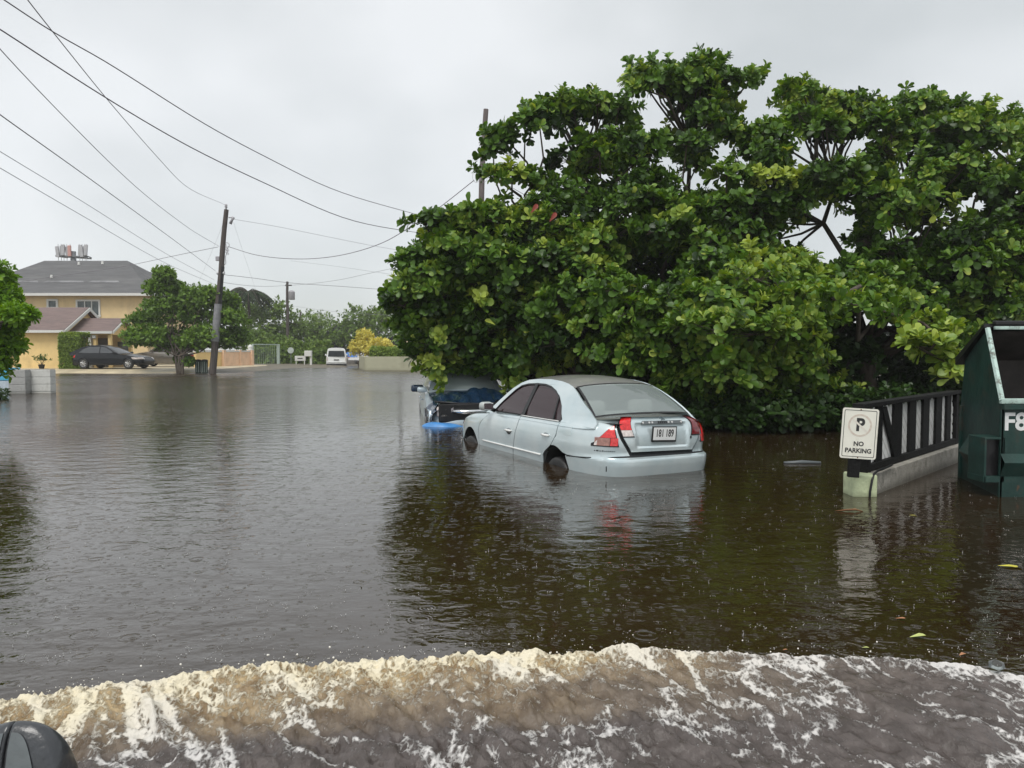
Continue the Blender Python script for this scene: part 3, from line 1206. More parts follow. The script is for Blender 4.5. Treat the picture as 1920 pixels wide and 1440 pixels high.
# worn lettering under the lamps
for (ya, yb, zz, sd) in ((.61, .79, .635, 1), (.55, .70, .70, -1)):
    mb = MB()
    y = ya
    while y < yb:
        wd_ = random.uniform(.008, .016)
        hh_ = random.uniform(.008, .014)
        q = SE.qy(y)
        q2 = SE.qy(y + wd_)
        pts_ = [SE.pt(q, zz, sd) + SE.nrm(q, zz, sd) * .003, SE.pt(q2, zz, sd) + SE.nrm(q2, zz, sd) * .003, SE.pt(q2, zz + hh_, sd) + SE.nrm(q2, zz + hh_, sd) * .003, SE.pt(q, zz + hh_, sd) + SE.nrm(q, zz + hh_, sd) * .003]
        mb.addv(pts_, [(0, 1, 2, 3)])
        y += wd_ + .006
    mb.build('worn_badge', SEAM, sedan)


# greenhouse
def GS(x, z, t=0.0, sd=1):
    y = .792 - .50 * (z - .90) - 0.10 * max(0, z - 1.22) ** 1.2
    y -= 0.05 * sstep(1.7, 2.4, x) + 0.07 * sstep(-.2, -.75, x)
    y += 0.012 * math.sin(max(0, min(1, (x + .6) / 2.8)) * PI)
    k = sstep(.99, .90, z) * sstep(1.9, 1.2, x)
    if k > 0:
        y += (SE.pt(SE.qx(x), z).y - (.003 if x < 0 else .008) - y) * k
    return Vector((x, (y + t) * sd, z + t * .4))


outer = [(2.28, .855), (2.05, .985), (1.84, 1.115), (1.64, 1.245), (1.47, 1.325), (1.28, 1.372), (1.0, 1.392), (.7, 1.398), (.4, 1.382), (.2, 1.355), (.06, 1.322), (-.1, 1.255), (-.28, 1.165), (-.45, 1.075), (-.55, 1.012), (-.62, .965), (-.66, .93), (-.66, .88), (-.5, .865), (-.3, .86), (1.0, .86)]
hole = [(1.97, .905), (1.86, 1.0), (1.68, 1.135), (1.54, 1.235), (1.42, 1.295), (1.25, 1.325), (1.0, 1.338), (.78, 1.336), (.60, 1.315), (.42, 1.265), (.26, 1.19), (.13, 1.09), (.06, 1.0), (.025, .93), (.03, .905)]


def densify(lp, d=0.08):
    r = []
    for (a, b), (c, e) in zip(lp, lp[1:] + lp[:1]):
        k = max(1, int(math.hypot(c - a, e - b) / d))
        for i in range(k):
            r.append((a + (c - a) * i / k, b + (e - b) * i / k))
    return r


for sd in (1, -1):
    sheet2d([densify(outer), densify(hole)], lambda a, b, t: GS(a, b, t, sd), .02).build('pillars', PAINT_SILVER, sedan, angle=50)
    # black rubber round the opening
    hc = (1.0, 1.1)
    inn = [(hc[0] + (a - hc[0]) * .985, hc[1] + (b - hc[1]) * .925) for a, b in hole]
    sheet2d([densify(hole), densify(inn)], lambda a, b, t: GS(a, b, t, sd), .022).build('window_seal', BLACKP, sedan, angle=50)
    front_g = [(1.93, .925), (1.83, 1.0), (1.66, 1.13), (1.52, 1.22), (1.40, 1.28), (1.25, 1.308), (1.06, 1.32), (1.10, .92)]
    rear_g = [(.985, .92), (.955, 1.325), (.78, 1.322), (.61, 1.30), (.44, 1.255), (.305, 1.20), (.235, .92)]
    q_g = [(.215, .92), (.275, 1.185), (.16, 1.09), (.085, 1.0), (.06, .92)]
    for gl, nm in ((front_g, 'side_window'), (rear_g, 'side_window'), (q_g, 'quarter_window')):
        sheet2d([densify(gl, .1)], lambda a, b, t: GS(a, b, t - .006, sd), .004).build(nm, GLASS_TINT, sedan, angle=50)
    sheet2d([[(1.085, .905), (1.045, 1.335), (.965, 1.338), (.995, .905)]], lambda a, b, t: GS(a, b, t + .001, sd), .022).build('door_pillar', BLACKP, sedan)
    sheet2d([[(.235, .905), (.305, 1.215), (.275, 1.20), (.205, .905)]], lambda a, b, t: GS(a, b, t + .001, sd), .022).build('window_divider', BLACKP, sedan)
    # belt moulding: bright line under the rear window
    mb = MB()
    mb.tube([GS(1.06 - .1 * i, .905, .018, sd) for i in range(11)], .007, 6)
    mb.build('belt_moulding', WHITEP, sedan, smooth=True)
    # rub strips
    mb = MB()
    mb.tube([SE.pt(SE.qx(x), .462, sd) + Vector((0, sd * .006, 0)) for x in [.44 + .1 * i for i in range(19)]], .011, 6)
    mb.build('rub_strip', WHITEP, sedan, smooth=True)
    mb = MB()
    mb.tube([SE.pt(SE.qx(-.20 - .06 * i), .524 + .004 * i, sd) + Vector((0, sd * .004, 0)) for i in range(9)], .006, 6)
    mb.build('bumper_seam', SEAM, sedan, smooth=True)
    for hx, hz in ((1.33, .69), (.26, .725)):
        c = SE.pt(SE.qx(hx), hz, sd)
        mb = MB()
        mb.lathe([(.004, 0), (.055, .001), (.058, .004)], Matrix.Translation(c + Vector((0, -.001 * sd, -.012))) @ Matrix.Rotation(-sd * PI / 2, 4, 'X') @ Matrix.Diagonal((1.3, .75, 1, 1)), 18)
        ho = mb.build('handle_cup', mat('cup_grey', (.22, .25, .26), rough=.3), sedan, smooth=True)
        mb = MB()
        mb.tube([c + Vector((.085, -.002 * sd, 0)), c + Vector((.07, .024 * sd, 0)), c + Vector((0, .03 * sd, .001)), c + Vector((-.07, .024 * sd, 0)), c + Vector((-.085, -.002 * sd, 0))], [.011, .014, .015, .014, .011], 8)
        mb.build('door_handle', WHITEP, sedan, smooth=True)
    # mirror
    mM = Matrix.Translation((1.93, .93 * sd, .985)) @ Matrix.Rotation(R(12) * sd, 4, 'Z')
    mb = MB().box(None, (.13, .20, .125), bev=.05, M=mM)
    mo = mb.build('wing_mirror', mat('mirror_shell', (.42, .45, .44), rough=.3, coat=.5), sedan, smooth=True)
    MB().box(None, (.008, .165, .092), bev=.004, M=mM @ Matrix.Translation((-.066, 0, 0))).build('mirror_glass', CHROME, mo)
    MB().tube([(1.95, .78 * sd, .915), (1.94, .86 * sd, .955)], [.03, .026], 8).build('mirror_arm', BLACKP, mo, smooth=True)
    for ax in ARX:
        wheel(sedan, ax, .735 * sd, r=.285, z=.19)
# fuel flap
SE.panel(SE.qx(-.33), SE.qx(-.17), .77, .885, 6, 6, .0035, 1, .004).build('fuel_flap', PAINT_SILVER, sedan, angle=32)
# roof
G = []
for i in range(22):
    x = .03 + i / 21 * 1.45
    zr = interp(x, [(.03, 1.315), (.2, 1.355), (.4, 1.382), (.7, 1.398), (1.0, 1.392), (1.28, 1.372), (1.48, 1.322)])
    yr = GS(x, zr).y
    crown = interp(x, [(.03, .025), (.4, .05), (1.1, .055), (1.48, .045)])
    bow = -0.07 if i == 0 else 0
    row = []
    for k in range(21):
        y = k / 10 - 1
        sh = 0.06 * (1 - y * y) * (-(1 - i / 21) ** 3 + (i / 21) ** 3)
        row.append((x + sh, y * yr, zr + crown * (1 - abs(y) ** 2.4)))
    G.append(row)
MB().grid(G).build('roof', ROOF_DIRTY, sedan, smooth=True)


def rglass(s, t):
    """s across 0..1, t top 0 -> bottom 1"""
    y = s * 2 - 1
    hw = .575 + (.70 - .575) * t
    x = .035 - .60 * t - .06 * (1 - y * y)
    z = 1.338 - .335 * t + .03 * (1 - y * y) * (1 - .3 * t) - .012 * abs(y) ** 6 + .02 * math.sin(PI * t)
    return Vector((x, y * hw * .985, z))


def wglass(s, t):
    y = s * 2 - 1
    hw = .56 + (.74 - .56) * t
    return Vector((1.47 + .74 * t + .07 * (1 - y * y), y * hw, 1.345 - .47 * t + .035 * (1 - y * y) + .015 * math.sin(PI * t)))


for fn, nm, gm in ((rglass, 'rear_window', GLASS_REAR), (wglass, 'windscreen', GLASS_REAR)):
    e, e2 = .022, .04
    fr_ = MB()
    for (s0, s1, t0, t1, a, b) in ((0, e, 0, 1, 2, 14), (1 - e, 1, 0, 1, 2, 14), (e, 1 - e, 0, e2, 16, 2), (e, 1 - e, 1 - e2, 1, 16, 2)):
        fr_.grid([[fn(s0 + (s1 - s0) * i / a, t0 + (t1 - t0) * j / b) + Vector((0, 0, .003)) for i in range(a + 1)] for j in range(b + 1)])
    fo = fr_.build(nm + '_seal', BLACKP, sedan, smooth=True)
    MB().grid([[fn(e * .8 + (1 - 1.6 * e) * i / 16, e2 * .8 + (1 - 1.6 * e2) * j / 12) for i in range(17)] for j in range(13)]).build(nm, gm, sedan, smooth=True)
# inside: shelf, seats, dashboard
MB().box((-.25, 0, .955), (.62, 1.30, .02)).build('parcel_shelf', SEATM, sedan)
for (x, y) in ((-.0, .36), (-.0, -.36)):
    MB().box((x, y, 1.07), (.12, .36, .17), bev=.06).build('head_rest', SEATM, sedan, smooth=True)
    MB().box((1.15, y, .95), (.14, .5, .66), bev=.07).build('front_seat', SEATM, sedan, smooth=True)
    MB().box((1.12, y, 1.30), (.10, .28, .13), bev=.05).build('head_rest', SEATM, sedan, smooth=True)
MB().box((.12, 0, .80), (.16, 1.25, .42), bev=.06).build('rear_seat', SEATM, sedan, smooth=True)
MB().box((1.95, 0, .83), (.35, 1.3, .12), bev=.04).build('dashboard', INTER, sedan, smooth=True)
MB().tube([(1.62 + .06 * math.cos(a), .36 + .17 * math.sin(a), .98 + .15 * math.cos(a)) for a in [i * PI / 10 for i in range(21)]], .013, 6).build('steering_wheel', BLACKP, sedan, smooth=True)


# ================================================================== VEGETATION
LEAF_T = np.array([[0, 0, 0], [.36, 0, -.01], [.72, 0, .0], [1, 0, -.07],
                   [.10, .06, .01], [.45, .21, .05], [.74, .32, .05], [.94, .20, -.02],
                   [.10, -.06, .01], [.45, -.21, .05], [.74, -.32, .05], [.94, -.20, -.02]], dtype=float)
LEAF_Q = np.array([[0, 1, 5, 4], [1, 2, 6, 5], [2, 3, 7, 6], [0, 8, 9, 1], [1, 9, 10, 2], [2, 10, 11, 3]])
CARD_T = np.array([[0, 0, 0], [.5, .30, .06], [1, 0, -.04], [.5, -.30, .06]], dtype=float)
CARD_Q = np.array([[0, 2, 1, 0], [0, 3, 2, 0]])[:, :3]
BLADE_T = np.array([[0, .0, 0], [.5, .09, .03], [1, 0, -.12], [.5, -.09, .03]], dtype=float)


def unit(a):
    return a / np.maximum(np.linalg.norm(a, axis=-1, keepdims=True), 1e-9)


def make_leaves(name, pos, ax, nr, ln, wd, rnd, m, parent=None, T=LEAF_T, Q=LEAF_Q, smooth=True):
    ax = unit(ax)
    nr = unit(nr - ax * (ax * nr).sum(-1, keepdims=True))
    sd = np.cross(nr, ax)
    k = len(pos)
    l_ = ln.reshape(k, 1, 1)
    w_ = wd.reshape(k, 1, 1)
    bend = rng.normal(0, .25, (k, 1, 1))
    v = pos[:, None] + ax[:, None] * (T[None, :, 0:1] * l_) + sd[:, None] * (T[None, :, 1:2] * w_) + nr[:, None] * ((T[None, :, 2:3] - bend * T[None, :, 0:1] ** 2 * .35) * l_)
    q = Q[None] + (np.arange(k) * len(T))[:, None, None]
    return fast_mesh(name, v.reshape(-1, 3), q.reshape(-1, Q.shape[1]), m, parent, smooth=smooth, rnd=np.repeat(rnd, len(T)))


def rosettes(C, A, n, ln, spread=(.55, 1.35), wr=1.0):
    """C centres (k,3), A axes (k,3) -> leaf arrays"""
    k = len(C)
    A = unit(A)
    ref = np.where(np.abs(A[:, 2:3]) > .9, np.array([[1.0, 0, 0]]), np.array([[0, 0, 1.0]]))
    B1 = unit(np.cross(A, ref))
    B2 = np.cross(A, B1)
    t = np.linspace(0, 1, n)[None, :] * np.ones((k, 1))
    phi = t * n * 2.39996 + rng.uniform(0, 6.28, (k, 1)) + rng.normal(0, .2, (k, n))
    el = spread[0] + (spread[1] - spread[0]) * (1 - t) + rng.normal(0, .16, (k, n))
    rad = B1[:, None] * np.cos(phi)[..., None] + B2[:, None] * np.sin(phi)[..., None]
    ax = A[:, None] * np.cos(el)[..., None] + rad * np.sin(el)[..., None]
    nr = A[:, None] * np.sin(el)[..., None] - rad * np.cos(el)[..., None]
    nr = nr + rng.normal(0, .22, nr.shape)
    pos = C[:, None] + A[:, None] * (t[..., None] * ln * .35)
    L = ln * (.62 + .5 * rng.random((k, n))) * (1.12 - .35 * t)
    return pos.reshape(-1, 3), ax.reshape(-1, 3), nr.reshape(-1, 3), L.reshape(-1), (L * wr).reshape(-1)


def clump_points(c, r, n, low=-.55):
    d = rng.normal(0, 1, (n * 3, 3))
    d = unit(d)
    d = d[d[:, 2] > low][:n]
    k = len(d)
    rr = (.45 + .6 * rng.random((k, 1)) ** .5)
    p = np.array(c) + d * np.array(r) * rr
    a = unit(d / np.array(r) * min(r)) + np.array([0, 0, .75]) + rng.normal(0, .22, (k, 3))
    return p, a


def tube_np(segs, n=3):
    """segs: list of (p0,p1,r0,r1) -> V,Q"""
    p0 = np.array([s[0] for s in segs], dtype=float)
    p1 = np.array([s[1] for s in segs], dtype=float)
    r0 = np.array([s[2] for s in segs])[:, None, None]
    r1 = np.array([s[3] for s in segs])[:, None, None]
    d = unit(p1 - p0)
    ref = np.where(np.abs(d[:, 2:3]) > .9, np.array([[1.0, 0, 0]]), np.array([[0, 0, 1.0]]))
    a = unit(np.cross(d, ref))
    b = np.cross(d, a)
    an = np.arange(n) * 2 * PI / n
    ring = a[:, None] * np.cos(an)[None, :, None] + b[:, None] * np.sin(an)[None, :, None]
    V = np.concatenate([p0[:, None] + ring * r0, p1[:, None] + ring * r1], 1)
    i = np.arange(n)
    j = (i + 1) % n
    Q = np.stack([i, j, j + n, i + n], -1)
    Qa = Q[None] + (np.arange(len(segs)) * 2 * n)[:, None, None]
    return V.reshape(-1, 3), Qa.reshape(-1, 4)


def curve_segs(p0, p1, r0, r1, k=4, wob=.08, lift=0.0):
    p0, p1 = np.array(p0, float), np.array(p1, float)
    L_ = np.linalg.norm(p1 - p0)
    prev = p0
    pr = r0
    out_ = []
    for i in range(1, k + 1):
        t = i / k
        p = p0 + (p1 - p0) * t + (rng.normal(0, wob * L_ * .5, 3) if i < k else 0) + np.array([0, 0, lift * L_ * math.sin(PI * t)])
        r = r0 + (r1 - r0) * t
        out_.append((prev, p, pr, r))
        prev, pr = p, r
    return out_


BARK = mat('grey_brown_bark', (0.085, 0.068, 0.052), rough=0.85, var=0.35, scale=9, bump=0.8, bscale=35, stretch=(1, 1, .3))
ALMOND = leaf_mat('sea_almond_leaf', (.018, .044, .008), (.100, .205, .024), (.42, .50, .09), rough=.42, trans=.24, spec=.4)
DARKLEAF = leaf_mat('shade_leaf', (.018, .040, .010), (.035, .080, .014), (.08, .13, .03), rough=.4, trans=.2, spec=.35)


def inpoly(u, v, poly):
    c = False
    n = len(poly)
    for i in range(n):
        x1, y1 = poly[i]
        x2, y2 = poly[i - 1]
        if (y1 > v) != (y2 > v) and u < (x2 - x1) * (v - y1) / (y2 - y1) + x1:
            c = not c
    return c


# crown shapes as traced against the sky; every clump gets its own distance and real size
SIL = [(742, 500), (735, 560), (740, 610), (775, 660), (800, 700), (850, 705), (910, 730), (960, 720), (1180, 700), (1240, 730), (1290, 770), (1350, 792), (1500, 795), (1560, 780), (1600, 745),
       (1790, 740), (1830, 640), (2150, 620), (2150, 230), (1910, 215), (1855, 205), (1800, 190), (1740, 180), (1640, 186), (1600, 165), (1500, 150), (1440, 125), (1400, 122), (1330, 112), (1240, 110), (1205, 118), (1180, 150),
       (1200, 172), (1260, 185), (1285, 215), (1180, 205), (1130, 185), (1040, 190), (1010, 210), (940, 225), (912, 262), (925, 300), (905, 320), (940, 345), (960, 365), (905, 385), (830, 405), (790, 415), (800, 445), (750, 480)]
HOLES = [[(965, 262), (1045, 258), (1050, 300), (1000, 312), (960, 290)],
         [(1085, 322), (1150, 330), (1160, 355), (1100, 350)],
         [(1392, 135), (1440, 150), (1420, 215), (1375, 210), (1385, 160)],
         [(1178, 210), (1290, 222), (1310, 245), (1230, 240), (1190, 230)],
         [(1485, 272), (1560, 270), (1530, 305), (1490, 300)],
         [(1460, 415), (1620, 405), (1600, 490), (1560, 520), (1475, 470)],
         [(1650, 420), (1745, 425), (1730, 470), (1660, 460)],
         [(1780, 275), (1870, 278), (1920, 300), (1920, 330), (1870, 300)],
         [(1365, 330), (1420, 330), (1415, 360), (1370, 360)],
         [(1700, 500), (1730, 500), (1725, 530), (1700, 530)],
         [(1440, 180), (1475, 185), (1470, 205), (1440, 200)],
         [(1330, 260), (1360, 262), (1355, 300), (1335, 300)],
         [(1215, 290), (1260, 295), (1250, 320), (1215, 315)],
         [(1000, 340), (1045, 345), (1040, 365), (1005, 360)],
         [(1190, 395), (1230, 398), (1225, 420), (1195, 418)],
         # shaded hollow above the fence
         [(1560, 610), (1690, 590), (1760, 650), (1770, 735), (1600, 740), (1545, 700)],
         [(1180, 455), (1290, 480), (1250, 560), (1150, 540)]]

HOLES += [[(1060, 235), (1110, 232), (1120, 262), (1070, 268)], [(1290, 330), (1330, 335), (1325, 365), (1290, 360)], [(1575, 250), (1625, 245), (1630, 275), (1580, 280)], [(1680, 300), (1730, 300), (1725, 330), (1685, 330)],
          [(1480, 345), (1530, 345), (1525, 372), (1485, 370)], [(1790, 380), (1840, 385), (1830, 415), (1795, 410)], [(1120, 395), (1150, 397), (1145, 425), (1120, 420)]]
for i_, h_ in enumerate(HOLES):
    if max(q[1] for q in h_) < 535 and min(q[0] for q in h_) not in (1150, 1460, 1650, 1480, 1365):
        cu_, cv_ = sum(q[0] for q in h_) / len(h_), sum(q[1] for q in h_) / len(h_)
        HOLES[i_] = [(cu_ + (a_ - cu_) * 1.3, cv_ + (b_ - cv_) * 1.3) for a_, b_ in h_]


def front_depth(u, v):
    # how far the leaf surface stands: bulges toward the camera low on the right, recedes left and at the top
    d = 14.6 - 2.6 * math.exp(-((u - 1420) / 260) ** 2 - ((v - 620) / 170) ** 2)
    d += 1.4 * math.exp(-((v - 100) / 180) ** 2)
    d += .5 * math.exp(-((u - 850) / 150) ** 2 - ((v - 660) / 110) ** 2)
    d += 2.2 * math.exp(-((u - 1500) / 150) ** 2 - ((v - 450) / 60) ** 2)
    return d


clumps = []


def try_clump(u, v, D, r, tol=1.0, sp=1.0):
    du_ = 34 * (float(vnoise(np.array(u / 38.), np.array(v / 30.), 7)) - .5)
    dv_ = 34 * (float(vnoise(np.array(u / 34.), np.array(v / 38.), 8)) - .5)
    u_, v_, u, v = u, v, u + du_, v + dv_
    px = r[0] / D * F * 1.02 * tol + 7
    pz = r[2] / D * F * 1.15 * tol + 9
    for (du, dv) in ((0, 0), (px, 0), (-px, 0), (0, pz), (0, -pz)):
        if not inpoly(u + du, v + dv, SIL):
            return False
    for h in HOLES:
        if inpoly(u, v, h) or inpoly(u + px * .85, v, h) or inpoly(u - px * .85, v, h) or inpoly(u, v + pz * .9, h) or inpoly(u, v - pz * .9, h):
            return False
    c = P(u_, v_, D)
    for q in clumps:
        if abs(c.x - q[0].x) < .40 * sp * (r[0] + q[1][0]) and abs(c.y - q[0].y) < .8 and abs(c.z - q[0].z) < .50 * sp * (r[2] + q[1][2]):
            return False
    clumps.append((c, r))
    return True


prs = random.Random(5)
# front skin, then the body behind it
for layer, (tries, d0, d1, rr0) in enumerate(((5200, 0, 1.3, .95), (2600, 1.4, 3.0, 1.1), (1100, 3.2, 4.8, 1.3))):
    for i in range(tries):
        u, v = prs.uniform(715, 2120), prs.uniform(95, 800)
        if layer and v < 430 and prs.random() < ((.93 if v < 320 else .75) if layer == 1 else .97):
            continue
        s = prs.uniform(.34, .62) * rr0 * (.72 if v < 400 or u < 900 else 1)
        try_clump(u, v, front_depth(u, v) + prs.uniform(d0, d1), (s * 1.15, s, s * prs.uniform(.36, .55)), 1.0, 1.5 if v < 430 else 1.12)
# sprays along the rim, small
for i in range(2500):
    u, v = prs.uniform(715, 2120), prs.uniform(85, 800)
    s = prs.uniform(.15, .24)
    try_clump(u, v, front_depth(u, v) + prs.uniform(0, 1.6), (s * 1.3, s, s * .5), .9, 1.45 if v < 430 else 1.0)
# bough tips reaching out over the pole on the left and along the top
for (u, v, D, s) in ((985, 238, 15.2, .26), (950, 262, 15.3, .22), (925, 282, 15.4, .16), (1010, 222, 15.2, .26), (1030, 205, 15.4, .24), (1075, 195, 15.4, .26), (1120, 198, 15.5, .26), (1160, 205, 15.6, .20),
                     (925, 328, 15.0, .16), (960, 330, 15.0, .24), (1005, 335, 15.1, .24), (930, 395, 14.9, .24), (880, 405, 14.9, .22), (835, 412, 14.9, .22), (795, 420, 15.0, .16), (760, 492, 15.0, .22), (750, 560, 14.8, .24),
                     (1225, 145, 15.9, .20), (1265, 150, 15.9, .22), (1310, 150, 15.9, .24), (1200, 165, 15.9, .16), (1355, 152, 15.9, .22), (1410, 148, 15.9, .18), (1815, 228, 15.0, .2)):
    clumps.append((P(u, v, D), (s * 1.2, s, s * .5)))
# boughs deep inside that keep the hollows in the left half dark
for i in range(26):
    u, v = prs.uniform(1130, 1320), prs.uniform(430, 590)
    clumps.append((P(u, v, prs.uniform(17.0, 18.6)), (.62, .6, .45)))
# the low bough that hangs over the fence beside the bin
BOUGH = [(1560, 560, 11.2), (1620, 575, 10.9), (1680, 590, 10.6), (1730, 605, 10.3), (1765, 630, 10.1), (1745, 655, 10.0), (1720, 650, 9.9), (1775, 680, 10.0), (1785, 705, 10.0)]
NTREE = {}
pale_clumps = set()
trees_spec = [('sea_almond_tree', 'spreading sea almond tree whose boughs hang over the wrecked dark blue car', Vector((1.35, 16.1, -.4)), lambda x: x < 2.6),
              ('sea_almond_tree', 'tallest sea almond tree, in the middle of the thicket behind the silver sedan', Vector((4.0, 16.6, -.4)), lambda x: 2.6 <= x < 5.6),
              ('sea_almond_tree', 'sea almond tree with dark hollow below its crown, behind the lattice fence and green bin', Vector((7.6, 15.9, -.4)), lambda x: x >= 5.6)]
for ti, (nm, lb, base, cond) in enumerate(trees_spec):
    root = empty(nm, tuple(base))
    tag(root, lb, 'tree', 'sea almond trees on the right')
    bx = np.array(base)
    pale_clumps.clear()
    mine = [(np.array(c) - bx, r) for c, r in clumps if cond(c.x)]
    pos, axs = [], []
    segs = []
    hub = np.array([0, 0, 1.9])
    segs += curve_segs((0, 0, -.1), hub, .17, .13, 4, .05)
    # limbs
    limbs = []
    cs = np.array([c for c, _ in mine])
    K = 9
    ctr = cs[rng.choice(len(cs), K, replace=False)]
    for _ in range(8):
        lab = np.argmin(((cs[:, None] - ctr[None]) ** 2).sum(-1), 1)
        ctr = np.array([cs[lab == k_].mean(0) if (lab == k_).any() else ctr[k_] for k_ in range(K)])
    for k_ in range(K):
        tgt = ctr[k_] * np.array([.8, .8, .86]) + np.array([0, .25, 0])
        ls = curve_segs(hub * rng.uniform(.45, 1.0), tgt, .085, .04, 5, .10, .05)
        segs += ls
        limbs.append(ls)
    for ci, (c, r) in enumerate(mine):
        q_ = c + bx
        uq, vq = 960 + F * q_[0] / q_[1], 655 + F * (CAMZ - q_[2]) / q_[1]
        if 1320 < uq < 1560 and 480 < vq < 730 and q_[1] < 13.4:
            pale_clumps.add(ci)  # nearer clumps in this area get a paler leaf tone
        k_ = lab[ci]
        nodes = np.array([s[1] for s in limbs[k_]])
        j = np.argmin(((nodes - c) ** 2).sum(-1))
        segs += curve_segs(nodes[j], c, .034, .014, 3, .12, .04)
        nro = int(12 + 60 * r[0] * r[2] / .2)
        nro = min(nro, 38)
        p_, a_ = clump_points(c, r, nro)
        # shoots that break the outline, some rising, some drooping
        for _ in range(4):
            d_ = unit(rng.normal(0, 1, 3) * np.array([1.3, 1, .8]) + np.array([0, -.3, .1]))
            e0 = c + d_ * np.array(r) * .8
            e1 = e0 + (d_ + np.array([0, 0, rng.normal(0, .35)])) * rng.uniform(.12, .34)
            segs.append((e0, e1, .007, .004))
            m_ = 4
            tt_ = np.linspace(.25, 1, m_)[:, None]
            p_ = np.concatenate([p_, e0 + (e1 - e0) * tt_])
            a_ = np.concatenate([a_, np.tile(unit(e1 - e0 + np.array([0, 0, .12])), (m_, 1)) + rng.normal(0, .25, (m_, 3))])
        pos.append(np.c_[p_, np.full(len(p_), ci)])
        axs.append(a_)
        for q in p_[::3]:
            segs.append((c, q, .007, .004))
    if ti == 2:
        prev = None
        for (u, v, D) in BOUGH:
            c = np.array(P(u, v, D)) - bx
            if prev is None:
                segs += curve_segs(hub, c, .05, .03, 5, .06, .05)
            else:
                segs += curve_segs(prev, c, .02, .015, 2, .05)
            prev = c
            p_, a_ = clump_points(c, (.20, .20, .13), 12)
            pos.append(np.c_[p_, np.full(len(p_), 1000 + (u > 1700) * 500)])
            axs.append(a_)
    pos = np.concatenate(pos)
    axs = np.concatenate(axs)
    cid = pos[:, 3].astype(int)
    pos = pos[:, :3]
    n_ = 8
    lp, la, lnr, ll, lw = rosettes(pos, axs, n_, .178)
    szc = np.repeat(np.clip(rng.normal(1, .17, len(pos)), .6, 1.35), n_)
    ll, lw = ll * szc, lw * szc * .88
    crnd = rng.normal(0, .20, 2000)
    crnd[1500] = .38
    for y_ in pale_clumps:
        crnd[y_] = abs(crnd[y_]) * .5 + .12
    rv = .42 + np.repeat(crnd[cid], n_) + np.repeat(rng.normal(0, .10, len(pos)), n_) + rng.normal(0, .10, len(pos) * n_)
    yl = rng.random(len(rv)) < .006
    rv[yl] = 1.0
    # inner leaf of a rosette is the youngest
    rv += np.tile(np.linspace(-.06, .14, n_), len(pos))
    rv = np.clip(rv, 0, .97)
    rv[yl] = 1.0
    make_leaves('crown', lp, la, lnr, ll, lw, rv, ALMOND, root)
    V_t, Q_t = tube_np(segs, 6)
    fast_mesh('branches', V_t, Q_t, BARK, root, smooth=True)
    NTREE[ti] = len(lp)
    if ti == 0:
        # two withered red leaves
        for (u, v) in ((995, 400), (1030, 416)):
            c = np.array([np.array(P(u, v, 12.9)) - bx])
            make_leaves('red_leaf', c, np.array([[.6, .1, .8]]), np.array([[.2, -1, .2]]), np.array([.20]), np.array([.13]), np.array([.5]), mat('withered_red_leaf', (.22, .028, .014), rough=.5), root)
print('leaves', NTREE, 'clumps', len(clumps))

# undergrowth added as a dark backdrop, closing the view below the crowns
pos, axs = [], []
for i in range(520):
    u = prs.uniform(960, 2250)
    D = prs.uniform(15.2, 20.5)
    if u < 1150:
        D = prs.uniform(17, 20.5)
    x = (u - 960) / F * D
    z = prs.uniform(-.2, 2.2) * (1 - .2 * prs.random())
    s = prs.uniform(.35, .6)
    p_, a_ = clump_points((x, D, z), (s, s, s * .8), 26)
    pos.append(p_)
    axs.append(a_)
pos, axs = np.concatenate(pos), np.concatenate(axs)
lp, la, lnr, ll, lw = rosettes(pos, axs, 6, .21)
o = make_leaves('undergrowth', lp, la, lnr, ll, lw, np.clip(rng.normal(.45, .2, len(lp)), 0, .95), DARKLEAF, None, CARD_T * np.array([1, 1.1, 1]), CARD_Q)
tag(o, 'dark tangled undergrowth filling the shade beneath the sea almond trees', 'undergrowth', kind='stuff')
# low shoots standing in the water at the thicket's edge
pos, axs = [], []
for i in range(70):
    u = prs.uniform(1290, 1760)
    D = prs.uniform(12.6, 14.2)
    x = (u - 960) / F * D
    z = prs.uniform(.05, .55)
    s = prs.uniform(.22, .38)
    p_, a_ = clump_points((x, D, z), (s, s, s * .7), 22)
    pos.append(p_)
    axs.append(a_)
pos, axs = np.concatenate(pos), np.concatenate(axs)
lp, la, lnr, ll, lw = rosettes(pos, axs, 7, .16)
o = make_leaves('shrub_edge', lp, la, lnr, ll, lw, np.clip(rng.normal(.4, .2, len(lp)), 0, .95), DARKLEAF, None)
tag(o, 'low dark leafy shoots trailing into the flood water along the thicket edge', 'undergrowth', kind='stuff')


